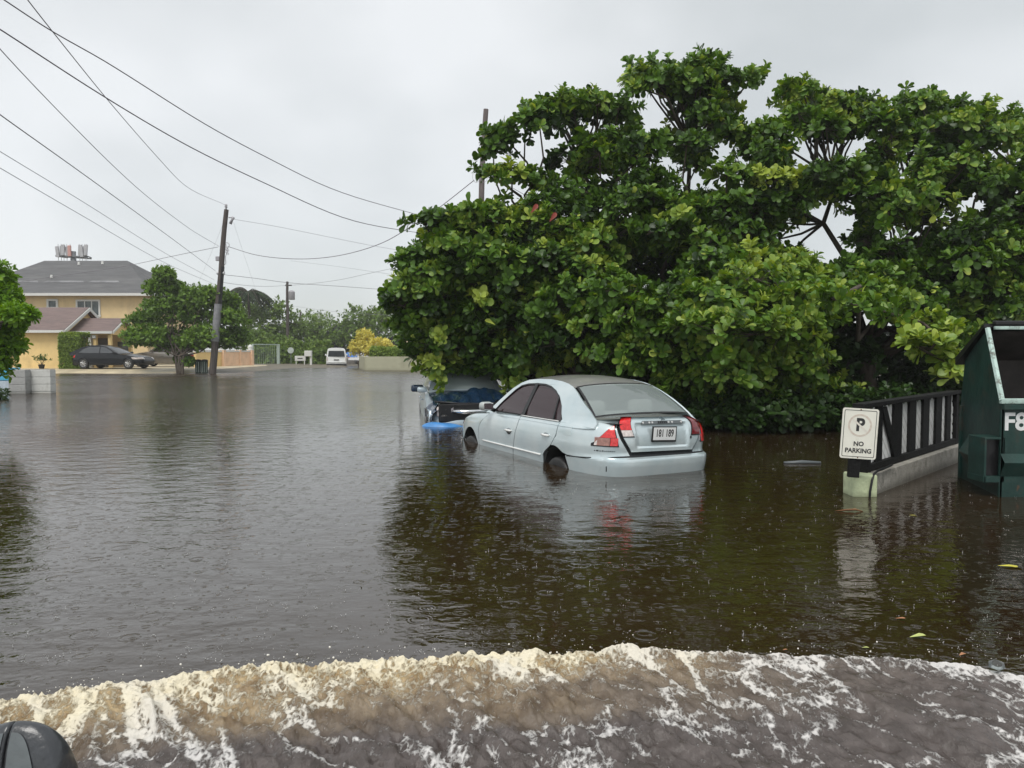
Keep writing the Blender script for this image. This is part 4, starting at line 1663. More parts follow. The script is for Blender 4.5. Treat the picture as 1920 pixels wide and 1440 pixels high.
# generic tree for the middle and far distance
def tree(name, label, base, crowns, leafm, trunk_h=1.5, tr=.15, ln=.3, nro=26, nl=5, group=None, lean=(0, 0), cat='tree', nstem=1, seed=0, vary=.13, mean=.42, T=CARD_T, Q=CARD_Q, dens=1.0):
    """crowns: list of (dx, dy, z, rx, rz) clump groups relative to the base"""
    root = empty(name, base)
    tag(root, label, cat, group)
    r_ = random.Random(seed)
    segs = []
    pos, axs, cr_ = [], [], []
    hubs = []
    for s in range(nstem):
        ox = (r_.uniform(-.25, .25) if nstem > 1 else 0)
        h = np.array([lean[0] + ox * 1.6, lean[1], trunk_h])
        segs += curve_segs((ox, r_.uniform(-.1, .1) if nstem > 1 else 0, -.4), h, tr, tr * .7, 5, .05)
        hubs.append(h)
    for (dx, dy, z, rx, rz) in crowns:
        c0 = np.array([dx, dy, z])
        hub = hubs[r_.randrange(nstem)]
        segs += curve_segs(hub, c0, tr * .5, tr * .2, 4, .1)
        k = max(4, int(7 * dens))
        for i in range(k):
            d = unit(rng.normal(0, 1, 3))
            d[2] = abs(d[2]) * .9 - .35
            c = c0 + d * np.array([rx, rx, rz]) * r_.uniform(.35, .8)
            rr = rx * r_.uniform(.36, .62)
            p_, a_ = clump_points(c, (rr, rr, rr * .85), nro, -.8)
            pos.append(p_)
            axs.append(a_)
            cr_.append(np.full(len(p_), rng.normal(0, vary)))
            segs += curve_segs(c0, c, tr * .2, tr * .08, 2, .1)
    pos, axs, cr_ = np.concatenate(pos), np.concatenate(axs), np.concatenate(cr_)
    lp, la, lnr, ll, lw = rosettes(pos, axs, nl, ln)
    rv = np.clip(mean + np.repeat(cr_, nl) + rng.normal(0, .12, len(lp)), 0, 1)
    make_leaves('crown', lp, la, lnr, ll, lw, rv, leafm, root, T, Q, False)
    V_, Q_ = tube_np(segs, 6)
    fast_mesh('trunk', V_, Q_, BARK, root, smooth=True)
    return root


# ---------------------------------------------------------------- lattice fence, kerb wall, sign, bin
KERB = mat('kerb_concrete', (0.30, 0.285, 0.25), rough=0.8, var=0.3, scale=7, bump=0.5, bscale=50)
LIME = mat('pale_green_render', (0.52, 0.58, 0.36), rough=0.8, var=0.15, scale=9, bump=0.4, bscale=40)
grime(KERB, (.07, .065, .05), 5, .5, .68, .7, (.02, .10), (1, 1, .5))
grime(LIME, (.20, .22, .13), 6, .52, .68, .6, (.0, .05))
BLACKW = mat('black_timber', (0.006, 0.006, 0.006), rough=0.7, var=0.4, scale=14, bump=0.4, bscale=60, spec=.25)
FA = W(1612, 927)
FB = W(1786, 862)
fdir = (FB - FA)
flen = fdir.length
fdir.normalize()
fang = math.atan2(fdir.y, fdir.x)
kw = empty('kerb_wall', tuple(FA), (0, 0, fang))
tag(kw, 'low concrete kerb wall with a pale green end pillar, standing in the water', 'wall')
MB().box((flen / 2 + .12, -.02, -.12), (flen, .19, .655), bev=.012).build('wall_body', KERB, kw, angle=40)
pe = MB().box((0, 0, -.09), (.235, .235, .60), rz=-fang, bev=.018).build('end_pillar', LIME, kw, angle=40)
# fence
fe = empty('lattice_fence', tuple(FA + Vector((0, 0, .21))), (0, 0, fang))
tag(fe, 'black board fence with pale diamond lattice between its boards, on the kerb wall', 'fence')
H = .655
MB().box((.10, 0, H / 2 - .01), (.10, .10, H), bev=.006).build('post', BLACKW, fe)
MB().box((flen - .02, 0, H / 2), (.10, .10, H), bev=.006).build('post', BLACKW, fe)
MB().box((flen / 2, 0, H + .008), (flen + .16, .12, .045), bev=.006).build('top_rail', BLACKW, fe)
MB().box((flen / 2 + .1, -.005, .04), (flen + .05, .085, .07), bev=.006).build('bottom_rail', BLACKW, fe)
for i, (x, wd_) in enumerate(((.42, .17), (.98, .26), (1.47, .23), (1.96, .23), (2.46, .24), (2.88, .18))):
    if x < flen:
        MB().box((x, -.02, H / 2 + .02), (wd_, .03, H - .07), bev=.004).build('board', BLACKW, fe)
MB().addv([(.45, -.045, H - .03), (.58, -.045, H - .03), (.98, -.045, .08), (.85, -.045, .08), (.45, -.02, H - .03), (.58, -.02, H - .03), (.98, -.02, .08), (.85, -.02, .08)],
          [(0, 1, 2, 3), (7, 6, 5, 4), (0, 3, 7, 4), (1, 5, 6, 2), (0, 4, 5, 1), (3, 2, 6, 7)]).build('brace', BLACKW, fe)
LATT = mat('lattice_plastic', (0.86, 0.86, 0.84), rough=0.5, var=0.12)
mb = MB()
x0_, x1_ = .16, flen - .06
stp = .12
hh = H - .09
for sgn in (1, -1):
    k = int((x1_ - x0_ + hh) / stp)
    for i in range(k):
        a = x0_ - hh + i * stp if sgn > 0 else x0_ + i * stp
        # line from (a, bottom) rising at 45 degrees
        t0, t1 = 0, hh
        if sgn > 0:
            t0 = max(0, x0_ - a)
            t1 = min(hh, x1_ - a)
            pa, pb = (a + t0, t0), (a + t1, t1)
        else:
            t0 = max(0, a - x1_)
            t1 = min(hh, a - x0_)
            pa, pb = (a - t0, t0), (a - t1, t1)
        if t1 - t0 < .02:
            continue
        yy = .0 + .004 * sgn
        w_ = .032
        A_, B_ = Vector((pa[0], yy, pa[1] + .06)), Vector((pb[0], yy, pb[1] + .06))
        off = Vector((w_, 0, -w_ * sgn)) * .75
        th = Vector((0, .003, 0))
        vs = [A_ - off - th, A_ + off - th, B_ + off - th, B_ - off - th, A_ - off + th, A_ + off + th, B_ + off + th, B_ - off + th]
        mb.addv(vs, [(0, 1, 2, 3), (7, 6, 5, 4), (0, 4, 5, 1), (1, 5, 6, 2), (2, 6, 7, 3), (3, 7, 4, 0)])
mb.build('lattice', LATT, fe, fixn=False)
# cable hanging over the pillar
cb = empty('cable', tuple(FA))
mb = MB()
cpts = [FA * 0 + v for v in (Vector((.03, -.135, -.1)), Vector((.035, -.135, .05)), Vector((.055, -.13, .16)), Vector((.085, -.10, .215)), Vector((.15, -.03, .235)), Vector((.26, .07, .24)), Vector((.45, .28, .245)))]
o = mb.tube(cpts, .011, 8).build('cable', BLACKP, None, smooth=True)
bpy.data.objects.remove(cb)
o.location = FA
tag(o, 'black cable draped over the pale green end pillar down into the water', 'cable')

# sign
SIGNW = mat('sign_face', (0.78, 0.77, 0.68), rough=0.35, var=0.05, scale=5)
grime(SIGNW, (.42, .38, .28), 9, .56, .70, .45, None, (1, 1, .4))
sg = empty('no_parking_sign', tuple(P(1611, 813, 6.98)), (R(-2), R(1.2), R(-6)))
sg.rotation_euler = (R(0), R(3.0), R(-7))
tag(sg, 'white NO PARKING sign with a faded crossed P, on the fence end post', 'sign')


def roundrect(w_, h_, r, n=6):
    pts_ = []
    for cx_, cz_, a0 in ((w_ / 2 - r, h_ / 2 - r, 0), (-w_ / 2 + r, h_ / 2 - r, 90), (-w_ / 2 + r, -h_ / 2 + r, 180), (w_ / 2 - r, -h_ / 2 + r, 270)):
        for i in range(n + 1):
            a = R(a0 + 90 * i / n)
            pts_.append((cx_ + r * math.cos(a), cz_ + r * math.sin(a)))
    return pts_


SW, SH = .325, .475
MB().prism(roundrect(SW, SH, .022), lambda a, b, t: Vector((a, -t, b)), .004).build('panel', SIGNW, sg)
sheet2d([roundrect(SW - .034, SH - .034, .012), roundrect(SW - .044, SH - .044, .010)], lambda a, b, t: Vector((a, -.0052 + t, b)), .001).build('border', FONT_DARK, sg)
circ = lambda r, n=40: [(r * math.cos(i * 2 * PI / n), .078 + r * math.sin(i * 2 * PI / n)) for i in range(n)]
FADED = mat('faded_red_print', (0.62, 0.50, 0.42), rough=0.4, var=0.1, scale=30, c2=(0.70, 0.66, 0.57))
sheet2d([circ(.107), circ(.090)], lambda a, b, t: Vector((a, -.0049 + t, b)), .0006).build('prohibition_ring', FADED, sg)
SM = Matrix(((1, 0, 0, 0), (0, 0, -1, 0), (0, 1, 0, 0), (0, 0, 0, 1)))
text_mesh('P', .165, 'letter_p', FONT_DARK, sg, Matrix.Translation((.002, -.0048, .078)) @ SM, .0003, .006, .92)
mb = MB()
mb.addv([(-.072, -.0056, .128), (-.060, -.0056, .140), (.072, -.0056, .026), (.060, -.0056, .014)], [(0, 1, 2, 3)])
mb.build('prohibition_slash', mat('worn_slash', (.74, .70, .62), rough=.4), sg)
text_mesh('NO', .058, 'letters_no', FONT_DARK, sg, Matrix.Translation((0, -.0048, -.098)) @ SM, .0003, .0022, 1.0)
text_mesh('PARKING', .058, 'letters_parking', FONT_DARK, sg, Matrix.Translation((0, -.0048, -.163)) @ SM, .0003, .0022, .98)
for zz in (SH / 2 - .012, -SH / 2 + .012):
    MB().lathe([(.006, 0), (.006, .003), (.003, .004)], Matrix.Translation((0, -.004, zz)) @ Matrix.Rotation(PI / 2, 4, 'X'), 10).build('bolt', mat('rust', (.18, .09, .04), rough=.8), sg)
MB().box((-.015, .035, -.17), (.10, .05, .50), bev=.004).build('bracket', BLACKW, sg)

# dumpster
GREEN = mat('bin_green', (0.006, 0.034, 0.027), rough=0.45, var=0.45, scale=3.5, bump=0.35, bscale=9, c2=(0.014, 0.056, 0.046))
grime(GREEN, (.045, .038, .03), 4, .54, .66, .75)
grime(GREEN, (.10, .05, .025), 9, .63, .69, .8, None, (1, 1, .35))
RIMG = mat('bin_rim', (0.42, 0.55, 0.50), rough=0.4, var=0.2, scale=12)
grime(RIMG, (.10, .09, .07), 14, .52, .62, .8)
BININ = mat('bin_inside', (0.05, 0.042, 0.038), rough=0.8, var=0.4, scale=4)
dp0 = W(1873, 932)
dm = empty('dumpster', (dp0.x, dp0.y, 0))
tag(dm, 'dark green steel rubbish skip with white stencil lettering and open slanted front', 'dumpster')
WD = 1.85
# side outline in (y back, z): front bottom, front lip, top, back top, back bottom
side = [(0, -.40), (0, .93), (.42, 1.63), (1.05, 1.32), (1.20, .60), (1.02, -.40)]


def dslant(a):   # side plane leans outward to the back
    return .26 * a


mb = MB()
for xs_, sgn in ((0, 1), (WD, -1)):
    vs = [(xs_ + sgn * dslant(a) * (1 if xs_ == 0 else -1) * 1, a, b) for a, b in side] + [(xs_ + sgn * .03 + sgn * dslant(a) * (1 if xs_ == 0 else -1), a, b) for a, b in side]
    k = len(side)
    fs = [tuple(range(k)), tuple(reversed(range(k, 2 * k)))] + [(i, (i + 1) % k, k + (i + 1) % k, k + i) for i in range(k)]
    mb.addv(vs, fs)
mb.box((WD / 2, .015, .265), (WD, .03, 1.33))
mb.box((WD / 2 + .1, 1.08, .2), (WD - .3, .03, 1.2))
mb.box((WD / 2 + .1, .5, -.3), (WD - .2, 1.0, .03))
mb.build('shell', GREEN, dm, bevel=.006)
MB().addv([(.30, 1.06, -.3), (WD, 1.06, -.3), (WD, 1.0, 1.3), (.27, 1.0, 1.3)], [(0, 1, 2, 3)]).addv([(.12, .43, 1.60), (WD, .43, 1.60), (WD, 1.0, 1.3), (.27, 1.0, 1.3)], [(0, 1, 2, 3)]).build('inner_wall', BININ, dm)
mb = MB()
mb.box((WD / 2, .0, .925), (WD + .03, .05, .05), bev=.006)
mb.tube([(.0, -.005, .93), (.0 + dslant(.42), .415, 1.63)], .026, 6)
mb.box((WD / 2 + .1, .42, 1.635), (WD - .16, .04, .035), bev=.006)
mb.build('rim', RIMG, dm, angle=40)
LIDB = mat('bin_lid_black', (.012, .012, .013), rough=.35, var=.3)
mb = MB()
mb.box((WD / 2 + .12, .43, 1.685), (WD - .12, .07, .045), bev=.012)
mb.addv([(.09, .45, 1.68), (WD, .45, 1.68), (WD, 1.14, 1.33), (.22, 1.14, 1.33), (.09, .45, 1.64), (WD, .45, 1.64), (WD, 1.14, 1.25), (.22, 1.14, 1.25)], [(0, 1, 2, 3), (7, 6, 5, 4), (0, 3, 7, 4), (2, 1, 5, 6), (0, 4, 5, 1), (3, 2, 6, 7)])
mb.build('lid', LIDB, dm)
# fork pocket
mb = MB()
x_, y_ = -.17, .03
for (cx_, cz_, sx_, sz_) in ((-.185, .35, .02, .42), (-.01, .35, .02, .42), (-.0975, .565, .20, .02), (-.0975, .17, .20, .06)):
    mb.box((cx_ + .045, y_ + .10, cz_), (sx_, .26, sz_))
mb.build('fork_pocket', GREEN, dm, bevel=.004)
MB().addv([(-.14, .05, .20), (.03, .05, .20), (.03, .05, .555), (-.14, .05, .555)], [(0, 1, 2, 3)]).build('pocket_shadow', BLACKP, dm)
# pressed ribs in front and side
mb = MB()
mb.addv([(0, -.002, .42), (WD, -.002, .42), (WD, -.07, .34), (0, -.07, .34), (0, -.002, .20), (WD, -.002, .20)], [(0, 1, 2, 3), (3, 2, 5, 4)])
mb.box((WD / 2, -.02, .87), (WD, .05, .05))
mb.addv([(.03, .30, .52), (.19, .80, .52), (.08, .80, .34), (-.07, .30, .34), (.02, .30, .20), (.17, .80, .20)], [(0, 1, 2, 3), (3, 2, 5, 4), (0, 3, 4), (1, 5, 2)])
mb.build('rib', GREEN, dm, bevel=.004)
STEN = mat('stencil_white', (.74, .75, .74), rough=.5, var=.08, scale=20)
text_mesh('F8', .235, 'stencil_letters', STEN, dm, Matrix.Translation((.135, -.0035, .72)) @ SM, .001, .006, 1.0)

# floating bits
YLEAF = mat('fallen_yellow_leaf', (.55, .50, .05), rough=.4, var=.2, scale=20)
OLEAF = mat('fallen_brown_leaf', (.42, .20, .09), rough=.5, var=.3, scale=20)
PLEAF = mat('fallen_pale_leaf', (.50, .56, .18), rough=.4, var=.2, scale=20)
for (u, v, L_, ang, mm, lb) in (
        (1897, 1062, .17, -12, YLEAF, 'large yellow leaf floating near the right edge of the water'),
        (1720, 1194, .085, 5, PLEAF, 'slim yellow-green leaf floating beyond the bow wave, below the sign'),
        (1623, 1214, .035, 0, PLEAF, 'tiny pale leaf scrap closest beyond the bow wave crest'),
        (1688, 1160, .05, -15, OLEAF, 'small orange brown leaf curled up on the dark water'),
        (1804, 1227, .05, 30, OLEAF, 'tan leaf scrap afloat right against the wave crest'),
        (1713, 966, .075, 0, YLEAF, 'little yellow leaf floating between the kerb wall and the skip'),
        (1592, 958, .26, 0, OLEAF, 'thin orange brown palm frond strip floating at the pillar foot'),
        (1472, 1218, .03, 20, OLEAF, 'pale brown petal floating left of the sign reflection near the crest')):
    c = W(u, v, .006)
    n0 = np.array([[math.cos(R(ang)), math.sin(R(ang)), 0.02]])
    thin = .35 if L_ < .2 else .06
    o = make_leaves('floating_leaf', np.array([[-L_ / 2 * math.cos(R(ang)), -L_ / 2 * math.sin(R(ang)), 0]]), n0, np.array([[0, 0, 1.0]]), np.array([L_]), np.array([L_ * thin * 1.9]), np.array([.5]), mm)
    o.location = c
    tag(o, lb, 'leaf', 'fallen leaves floating on the water')
lg = MB().tube([(-.16, 0, .008), (0, .01, .016), (.16, -.01, .010)], [.02, .03, .022], 8).build('driftwood', mat('wet_plank', (.10, .115, .12), rough=.35, var=.3), None, smooth=True)
lg.location = W(1504, 869)
lg.scale = (1.4, 1.2, .9)
tag(lg, 'short grey plank floating between the silver sedan and the sign', 'plank')
bb = blobs('bubble', [(0, 0, 0)], [.035], glass_mat('bubble_film', (.5, .5, .5), opac=.12), .62)
bb.location = P(1869, 1246, 2.92)
tag(bb, 'clear dome bubble riding on the right part of the wave crest', 'bubble')
# rain splashes: little crowns and drops thrown up where the rain lands
pp, rr_ = [], []
mb = MB()
for i in range(2600):
    y = 3.3 + 12 * rng.random() ** 1.5
    x = rng.uniform(-.72, .78) * y
    s = rng.uniform(.5, 1.2)
    k = rng.random()
    if k < .10:
        hgt_ = rng.uniform(.008, .020) * s
        base = len(mb.v)
        n_ = 5
        r0 = .0022 * s
        mb.v += [(x + r0 * math.cos(a), y + r0 * math.sin(a), 0.0) for a in (0, 2.1, 4.2)] + [(x + rng.normal(0, .003), y, hgt_)]
        mb.f += [(base, base + 1, base + 3), (base + 1, base + 2, base + 3), (base + 2, base, base + 3)]
        pp.append((x, y, hgt_ + .002))
        rr_.append(.0022 * s)
    if k > .25:
        for _ in range(rng.integers(2, 6)):
            pp.append((x + rng.normal(0, .011), y + rng.normal(0, .011), rng.uniform(.001, .010)))
            rr_.append(rng.uniform(.0010, .0026) * s)
SPL = mat('splash_water', (.55, .55, .54), rough=.2, var=.05)
mb2 = blobs('rain_splashes', pp, rr_, SPL)
tag(mb2, 'small pale splashes kicked up all over the water by the rain', 'splashes', kind='stuff')
o = mb.build('rain_spikes', SPL, None)
tag(o, 'thin upright jets of water where raindrops have just landed', 'splashes', kind='stuff')

# dark split guard of the vehicle the picture is taken from, lower left corner
gd = empty('vehicle_guard', tuple(P(40, 1440, 1.45) + Vector((0, 0, .0))), (R(0), 0, 0))
tag(gd, 'wet dark grey rounded guard with a vertical split, lower left corner', 'vehicle part')
GUARD = mat('wet_grey_rubber', (.040, .043, .048), rough=.3, var=.3, scale=9, bump=.3, bscale=25, coat=.3)
GUARD2 = mat('wet_grey_panel', (.115, .13, .135), rough=.35, var=.25, scale=8, bump=.2, bscale=20, coat=.3)


def guard_pt(a, b, o_=0.0):
    """a: -1..1 across, b: 0..1 from foot over the top to the back"""
    hgt_ = .095 * (1 - abs(a) ** 2.3) ** (1 / 2.3) if abs(a) < 1 else 0
    th = b * PI
    y = -(.045 + o_) * math.cos(th)
    z = (hgt_ + o_) * math.sin(th) - .06 * (1 - math.sin(th))
    return Vector((a * .092, y, z))


for (a0, a1) in ((-1.9, -.16), (-.09, .995)):
    mb = MB()
    rows = []
    for i in range(25):
        a = a0 + (a1 - a0) * i / 24
        aa = a if a > -.9 else -.9 + (a + .9) * .0 - .0
        row = []
        for j in range(17):
            p_ = guard_pt(max(a, -.45) if a < 0 else a, j / 16)
            p_.x = a * .092
            row.append(p_)
        rows.append(row)
    edge = lambda row: [Vector((p_.x, p_.y * .9, p_.z - .02)) for p_ in row]
    rows = [edge(rows[0])] + rows + [edge(rows[-1])]
    mb.grid(rows).build('guard_half', GUARD, gd, smooth=True)
    mb = MB()
    rows = []
    lo_, hi_ = (a0 + .05, a1 - .05) if a0 < -1 else (a0 + .05, .55)
    for i in range(17):
        a = lo_ + (hi_ - lo_) * i / 16
        top = .36 - .20 * max(0, (a - .05) / .5) ** 2
        row = []
        for j in range(9):
            p_ = guard_pt(max(a, -.45) if a < 0 else a, top * j / 8, .003)
            p_.x = a * .092
            row.append(p_)
        rows.append(row)
    mb.grid(rows).build('inset_panel', GUARD2, gd, smooth=True)


# ================================================================== OTHER VEHICLES
def simple_car(name, label, loc, rz, paint, path, windows, Ln=4.5, Wd=1.74, belt=.92, deck=None, glass=GLASS_DARK, rim=RIM_LT,
               rr=.31, arx=None, base=.22, wy=.60, wb=.78, hood=True, lights=True, pitch=0, group=None, cat='car', roofm=None, skip_front=False, n=6.0):
    """path: (x, z) windscreen foot -> roof -> rear glass foot, roof run marked by index; windows: polygons (x, z) on the side"""
    root = empty(name, loc, (0, pitch, rz))
    tag(root, label, cat, group)
    h = Wd / 2
    xf, xr = Ln - .95, -.95
    S = Surf(1.3, [(.1, xr + .08), (.35, xr), (.55, xr), (.60, xr + .05), (.9, xr + .10), (1.0, xr + .16)],
             [(.1, xf - .12), (.35, xf), (.52, xf - .01), (.62, xf - .10), (.75, xf - .25), (.95, xf - .5)],
             [(.1, h - .08), (.3, h - .03), (.5, h - .01), (.65, h), (.75, h - .015), (.88, h - .045), (.95, h - .10), (1.02, h - .17)], n)
    arx = arx or (0.0, Ln - 1.85)
    lo_ = arch_lo(S, base, arx, rr + .04)
    deck = deck or [(-1.0, .96), (-.4, .96), (0, belt), (2.0, belt - .03), (2.7, .86), (3.2, .76), (3.5, .70)]

    def tp(q):
        return interp(S.pt(q, .7).x, deck)
    mb = MB()
    for sd in (1, -1):
        S.panel(0, 3, lo_, tp, 90, 12, 0, sd, 0.01, mb)
    G_ = []
    x = S.pt(0, .9).x
    xe = S.pt(2.999, .72).x
    NN = 26
    for i in range(NN + 1):
        xx = x + (xe - x) * i / NN
        z = interp(xx, deck)
        q = S.qx(min(max(xx, S.xc - .88 * S.ar0), S.xc + .88 * S.af0))
        hw = S.pt(q, z).y
        if xx > S.xc + .85 * S.af0:
            hw *= interp(xx, [(S.xc + .85 * S.af0, 1), (xe, .72)])
        if xx < S.xc - .85 * S.ar0:
            hw *= interp(xx, [(x, .78), (S.xc - .85 * S.ar0, 1)])
        G_.append([(xx, y * hw, z + (.06 if 0 < i < NN else .02) * (1 - abs(y) ** 2.2)) for y in [k / 6 - 1 for k in range(13)]])
    mb.grid(G_)
    body = mb.build('body', paint, root, angle=35)
    for ax in arx:
        mb = MB()
        wells(mb, (ax,), rr + .04, h - .03)
        mb.box((ax, 0, .5), (.1, h * 1.3, .1))
        mb.build('wheel_housing', SEAM, root)

    # cabin
    def side_y(z):
        return wb + (wy - wb) * min(1, max(0, (z - belt) / (max(p_[1] for p_ in path) - belt)))
    mb = MB()
    rows = []
    pz = densify(path + path[:1], .12)
    pz = []
    for (a, b), (c, e) in zip(path, path[1:]):
        k = max(1, int(math.hypot(c - a, e - b) / .12))
        for i in range(k):
            pz.append((a + (c - a) * i / k, b + (e - b) * i / k))
    pz.append(path[-1])
    for (a, b) in pz:
        yy = side_y(b)
        rows.append([(a + .05 * (1 - t * t) * (1 if a > 1 else -1) * (0 if b > path[0][1] + .4 else 1), t * yy, b + .035 * (1 - abs(t) ** 3)) for t in [k / 6 - 1 for k in range(13)]])
    mb.grid(rows)
    for sd in (1, -1):
        vs = [(a, side_y(b) * sd, b) for a, b in pz]
        mb.addv(vs + [(pz[-1][0], side_y(.8) * sd, .80), (pz[0][0], side_y(.8) * sd, .80)], [tuple(range(len(vs) + 2))])
    mb.build('cabin', roofm or paint, root, angle=35)
    for sd in (1, -1):
        for wn in windows:
            mb = MB()
            mb.prism(wn, lambda a, b, t: Vector((a, (side_y(b) + .004 + t) * sd, b)), .006)
            mb.build('side_window', glass, root)
    # screens

    def screen(a0, b0, a1, b1, nm):
        mb = MB()
        d = Vector((b1 - b0, 0, -(a1 - a0)))
        d.normalize()
        if d.z < 0:
            d = -d
        rows = []
        for j in range(9):
            t = .07 + .86 * j / 8
            a, b = a0 + (a1 - a0) * t, b0 + (b1 - b0) * t
            yy = side_y(b) * .92
            sg_ = (1 if a > 1 else -1)
            rows.append([Vector((a + .05 * (1 - s * s) * sg_ * (0 if b > path[0][1] + .4 else 1), s * yy, b + .035 * (1 - abs(s) ** 3))) + d * .008 for s in [k / 6 - 1 for k in range(13)]])
        mb.grid(rows)
        return mb.build(nm, glass, root, smooth=True)
    screen(*path[0], *path[1], 'windscreen')
    screen(*path[-2], *path[-1], 'rear_window')
    for sd in (1, -1):
        for ax in arx:
            wheel(root, ax, (h - .11) * sd, rr, .2, rim)
        if not skip_front:
            S.panel(S.qx(xf - .55), S.qy(.42, True), .58, .70, 10, 5, .008, sd).build('headlight', CLEARL, root, smooth=True)
        S.panel(S.qy(.52), S.qx(xr + .30), .68, .84, 10, 5, .008, sd).build('tail_light', RED, root, smooth=True)
        mb = MB().box((path[0][0] - .22, (wb + .13) * sd, belt + .06), (.12, .2, .12), bev=.045)
        mb.build('wing_mirror', paint, root, smooth=True)
        for hx in (1.25, .3):
            p_ = S.pt(S.qx(hx), .74, sd)
            MB().tube([p_ + Vector((.08, .01 * sd, 0)), p_ + Vector((0, .03 * sd, 0)), p_ + Vector((-.08, .01 * sd, 0))], .012, 6).build('door_handle', paint, root, smooth=True)
    return root, S


# wrecked car behind the sedan, facing the camera
PAINT_WRECK = mat('pale_blue_paint', (.55, .64, .70), rough=.3, metal=.3, var=.08, coat=.6)
NAVY = mat('navy_crumpled_metal', (.012, .035, .075), rough=.18, metal=.3, var=.4, scale=7, coat=.7)
path = [(2.05, .93), (1.25, 1.36), (.9, 1.42), (.2, 1.41), (-.25, 1.30), (-.85, .98)]
wins = [[(1.85, .96), (1.28, 1.30), (1.02, 1.34), (1.04, .96)], [(.98, .96), (.96, 1.34), (.25, 1.33), (-.15, 1.2), (-.3, .97)]]
wr, WS = simple_car('wrecked_car', 'pale blue car with crushed dark blue bonnet, under the overhanging leaves', (0, 0, 0), 0, PAINT_WRECK, path, wins, Ln=4.45, Wd=1.78, deck=[(-1, .96), (-.4, .96), (0, .92), (1.9, .89), (2.1, .86), (2.6, .76), (3.0, .64), (3.5, .54)], glass=glass_mat('sky_sheen_screen', (.52, .60, .60), opac=.85, ior=1.8), skip_front=True)  # pale glass colour stands in for sky reflected in the windscreen
ang_w = R(-90 + 9.5)
hd = Vector((math.cos(ang_w), math.sin(ang_w), 0))
# front left-of-picture corner of the car lies at about u=812, D=13.9
fl = P(806, 790, 14.0)
rightdir = Vector((hd.y, -hd.x, 0))     # car's own right-hand side = left in the picture
wr.rotation_euler = (R(0), R(0), ang_w)
wr.location = Vector((fl.x, fl.y, 0)) - hd * 3.45 - rightdir * .84
wr.location.z = -.40
# crumpled bonnet and wing
rs = random.Random(3)
mb = MB()
rows = []
for i in range(25):
    t = i / 24
    row = []
    for j in range(29):
        s = j / 14 - 1
        x = 1.98 + t * 1.50 * (1 - .10 * s * s) - .12 * (1 if s > .4 else 0) * t
        y = s * (.80 - .05 * t)
        z = .93 - .10 * t - .10 * t ** 3 + .05 * (1 - s * s)
        buck = .13 * math.exp(-((t - .55) / .2) ** 2) * (.6 + .4 * math.sin(3 * s + 1))
        buck += .045 * math.sin(11 * t + 5 * s) * t + .035 * math.sin(17 * s - 9 * t) * t + (float(vnoise(np.array(t * 9.), np.array(s * 7.), 3)) - .5) * .09 * t
        row.append((x, y, z + buck))
    rows.append(row)
mb.grid(rows).build('crumpled_bonnet', NAVY, wr, smooth=True)
mb = MB()
rows = []
for i in range(14):
    t = i / 13
    rows.append([(2.75 + t * .72 + .02 * math.sin(9 * s_ + 5 * t), -.60 - .27 * math.sin(min(1, s_ * 1.2) * PI / 2) * (1 - .25 * t ** 3) + .03 * math.sin(8 * t + 6 * s_), .84 - .10 * t - .36 * s_ ** 1.5 + .03 * math.sin(12 * t)) for s_ in [k / 9 for k in range(10)]])
mb.grid(rows).build('crumpled_wing', NAVY, wr, smooth=True)
# smashed nose: dark cavity, bent bars, broken lamp
MB().box((3.42, 0, .62), (.16, 1.35, .36), bev=.03).build('radiator_void', BLACKP, wr)
mb = MB()
mb.tube([(3.52, -.42, .66), (3.57, -.2, .645), (3.57, .15, .655), (3.53, .5, .69)], [.035, .048, .045, .03], 8)
mb.build('grille_bar', CHROME, wr, smooth=True)
MB().tube([(3.54, -.1, .65), (3.56, .2, .66)], [.035, .03], 6).build('grille_badge', RIM, wr, smooth=True)
MB().tube([(3.5, -.75, .84), (3.47, -.3, .80), (3.5, .2, .79), (3.46, .75, .82)], [.02, .016, .018, .02], 6).build('bonnet_edge', BLACKP, wr, smooth=True)
for i in range(9):
    p0 = Vector((3.46 + rs.uniform(-.03, .06), -.66 + rs.uniform(0, .24), .52 + rs.uniform(0, .25)))
    d_ = Vector((rs.uniform(-.05, .08), rs.uniform(-.1, .1), rs.uniform(-.1, .1)))
    MB().addv([p0, p0 + d_, p0 + d_ + Vector((.01, .05, .03)), p0 + Vector((0, .03, .05))], [(0, 1, 2, 3)]).build('lamp_shard', CLEARL if i % 2 else CHROME, wr)
MB().box((3.40, -.60, .64), (.10, .22, .20), bev=.04).build('headlight', CLEARL, wr, smooth=True)
MB().tube([(3.35, -.82, .66), (3.33, -.83, .3)], [.03, .035], 6).build('wing_bracket', PAINT_WRECK, wr, smooth=True)
MB().box((1.62, -1.00, 1.0), (.16, .26, .15), bev=.04).build('wing_mirror', NAVY, wr, smooth=True)
MB().tube([(1.98, -.70, .985), (2.02, 0, 1.00), (1.98, .6, .985)], .012, 6).build('wiper', BLACKP, wr, smooth=True)
# blue plastic shell afloat in front of it
mb = MB()
rows = []
for i in range(21):
    t = i / 20
    L_ = math.sin(PI * min(1, max(0, t))) ** .55
    row = []
    for j in range(11):
        s_ = j / 10 * 2 - 1
        z = (.125 * (1 - .75 * t) + .02) * L_ * (1 - s_ * s_) ** .6 + .012 * math.sin(9 * t + 4 * s_) * L_ - .03
        row.append((-.40 + .86 * t, s_ * .17 * L_ - .05 * t, z))
    rows.append(row)
o = mb.grid(rows).build('floating_bumper', mat('bright_blue_plastic', (.06, .24, .56), rough=.45, var=.15, coat=.1), None, smooth=True)
o.location = W(829, 799)
tag(o, 'bright blue curved plastic panel floating in front of the wrecked car', 'car panel')

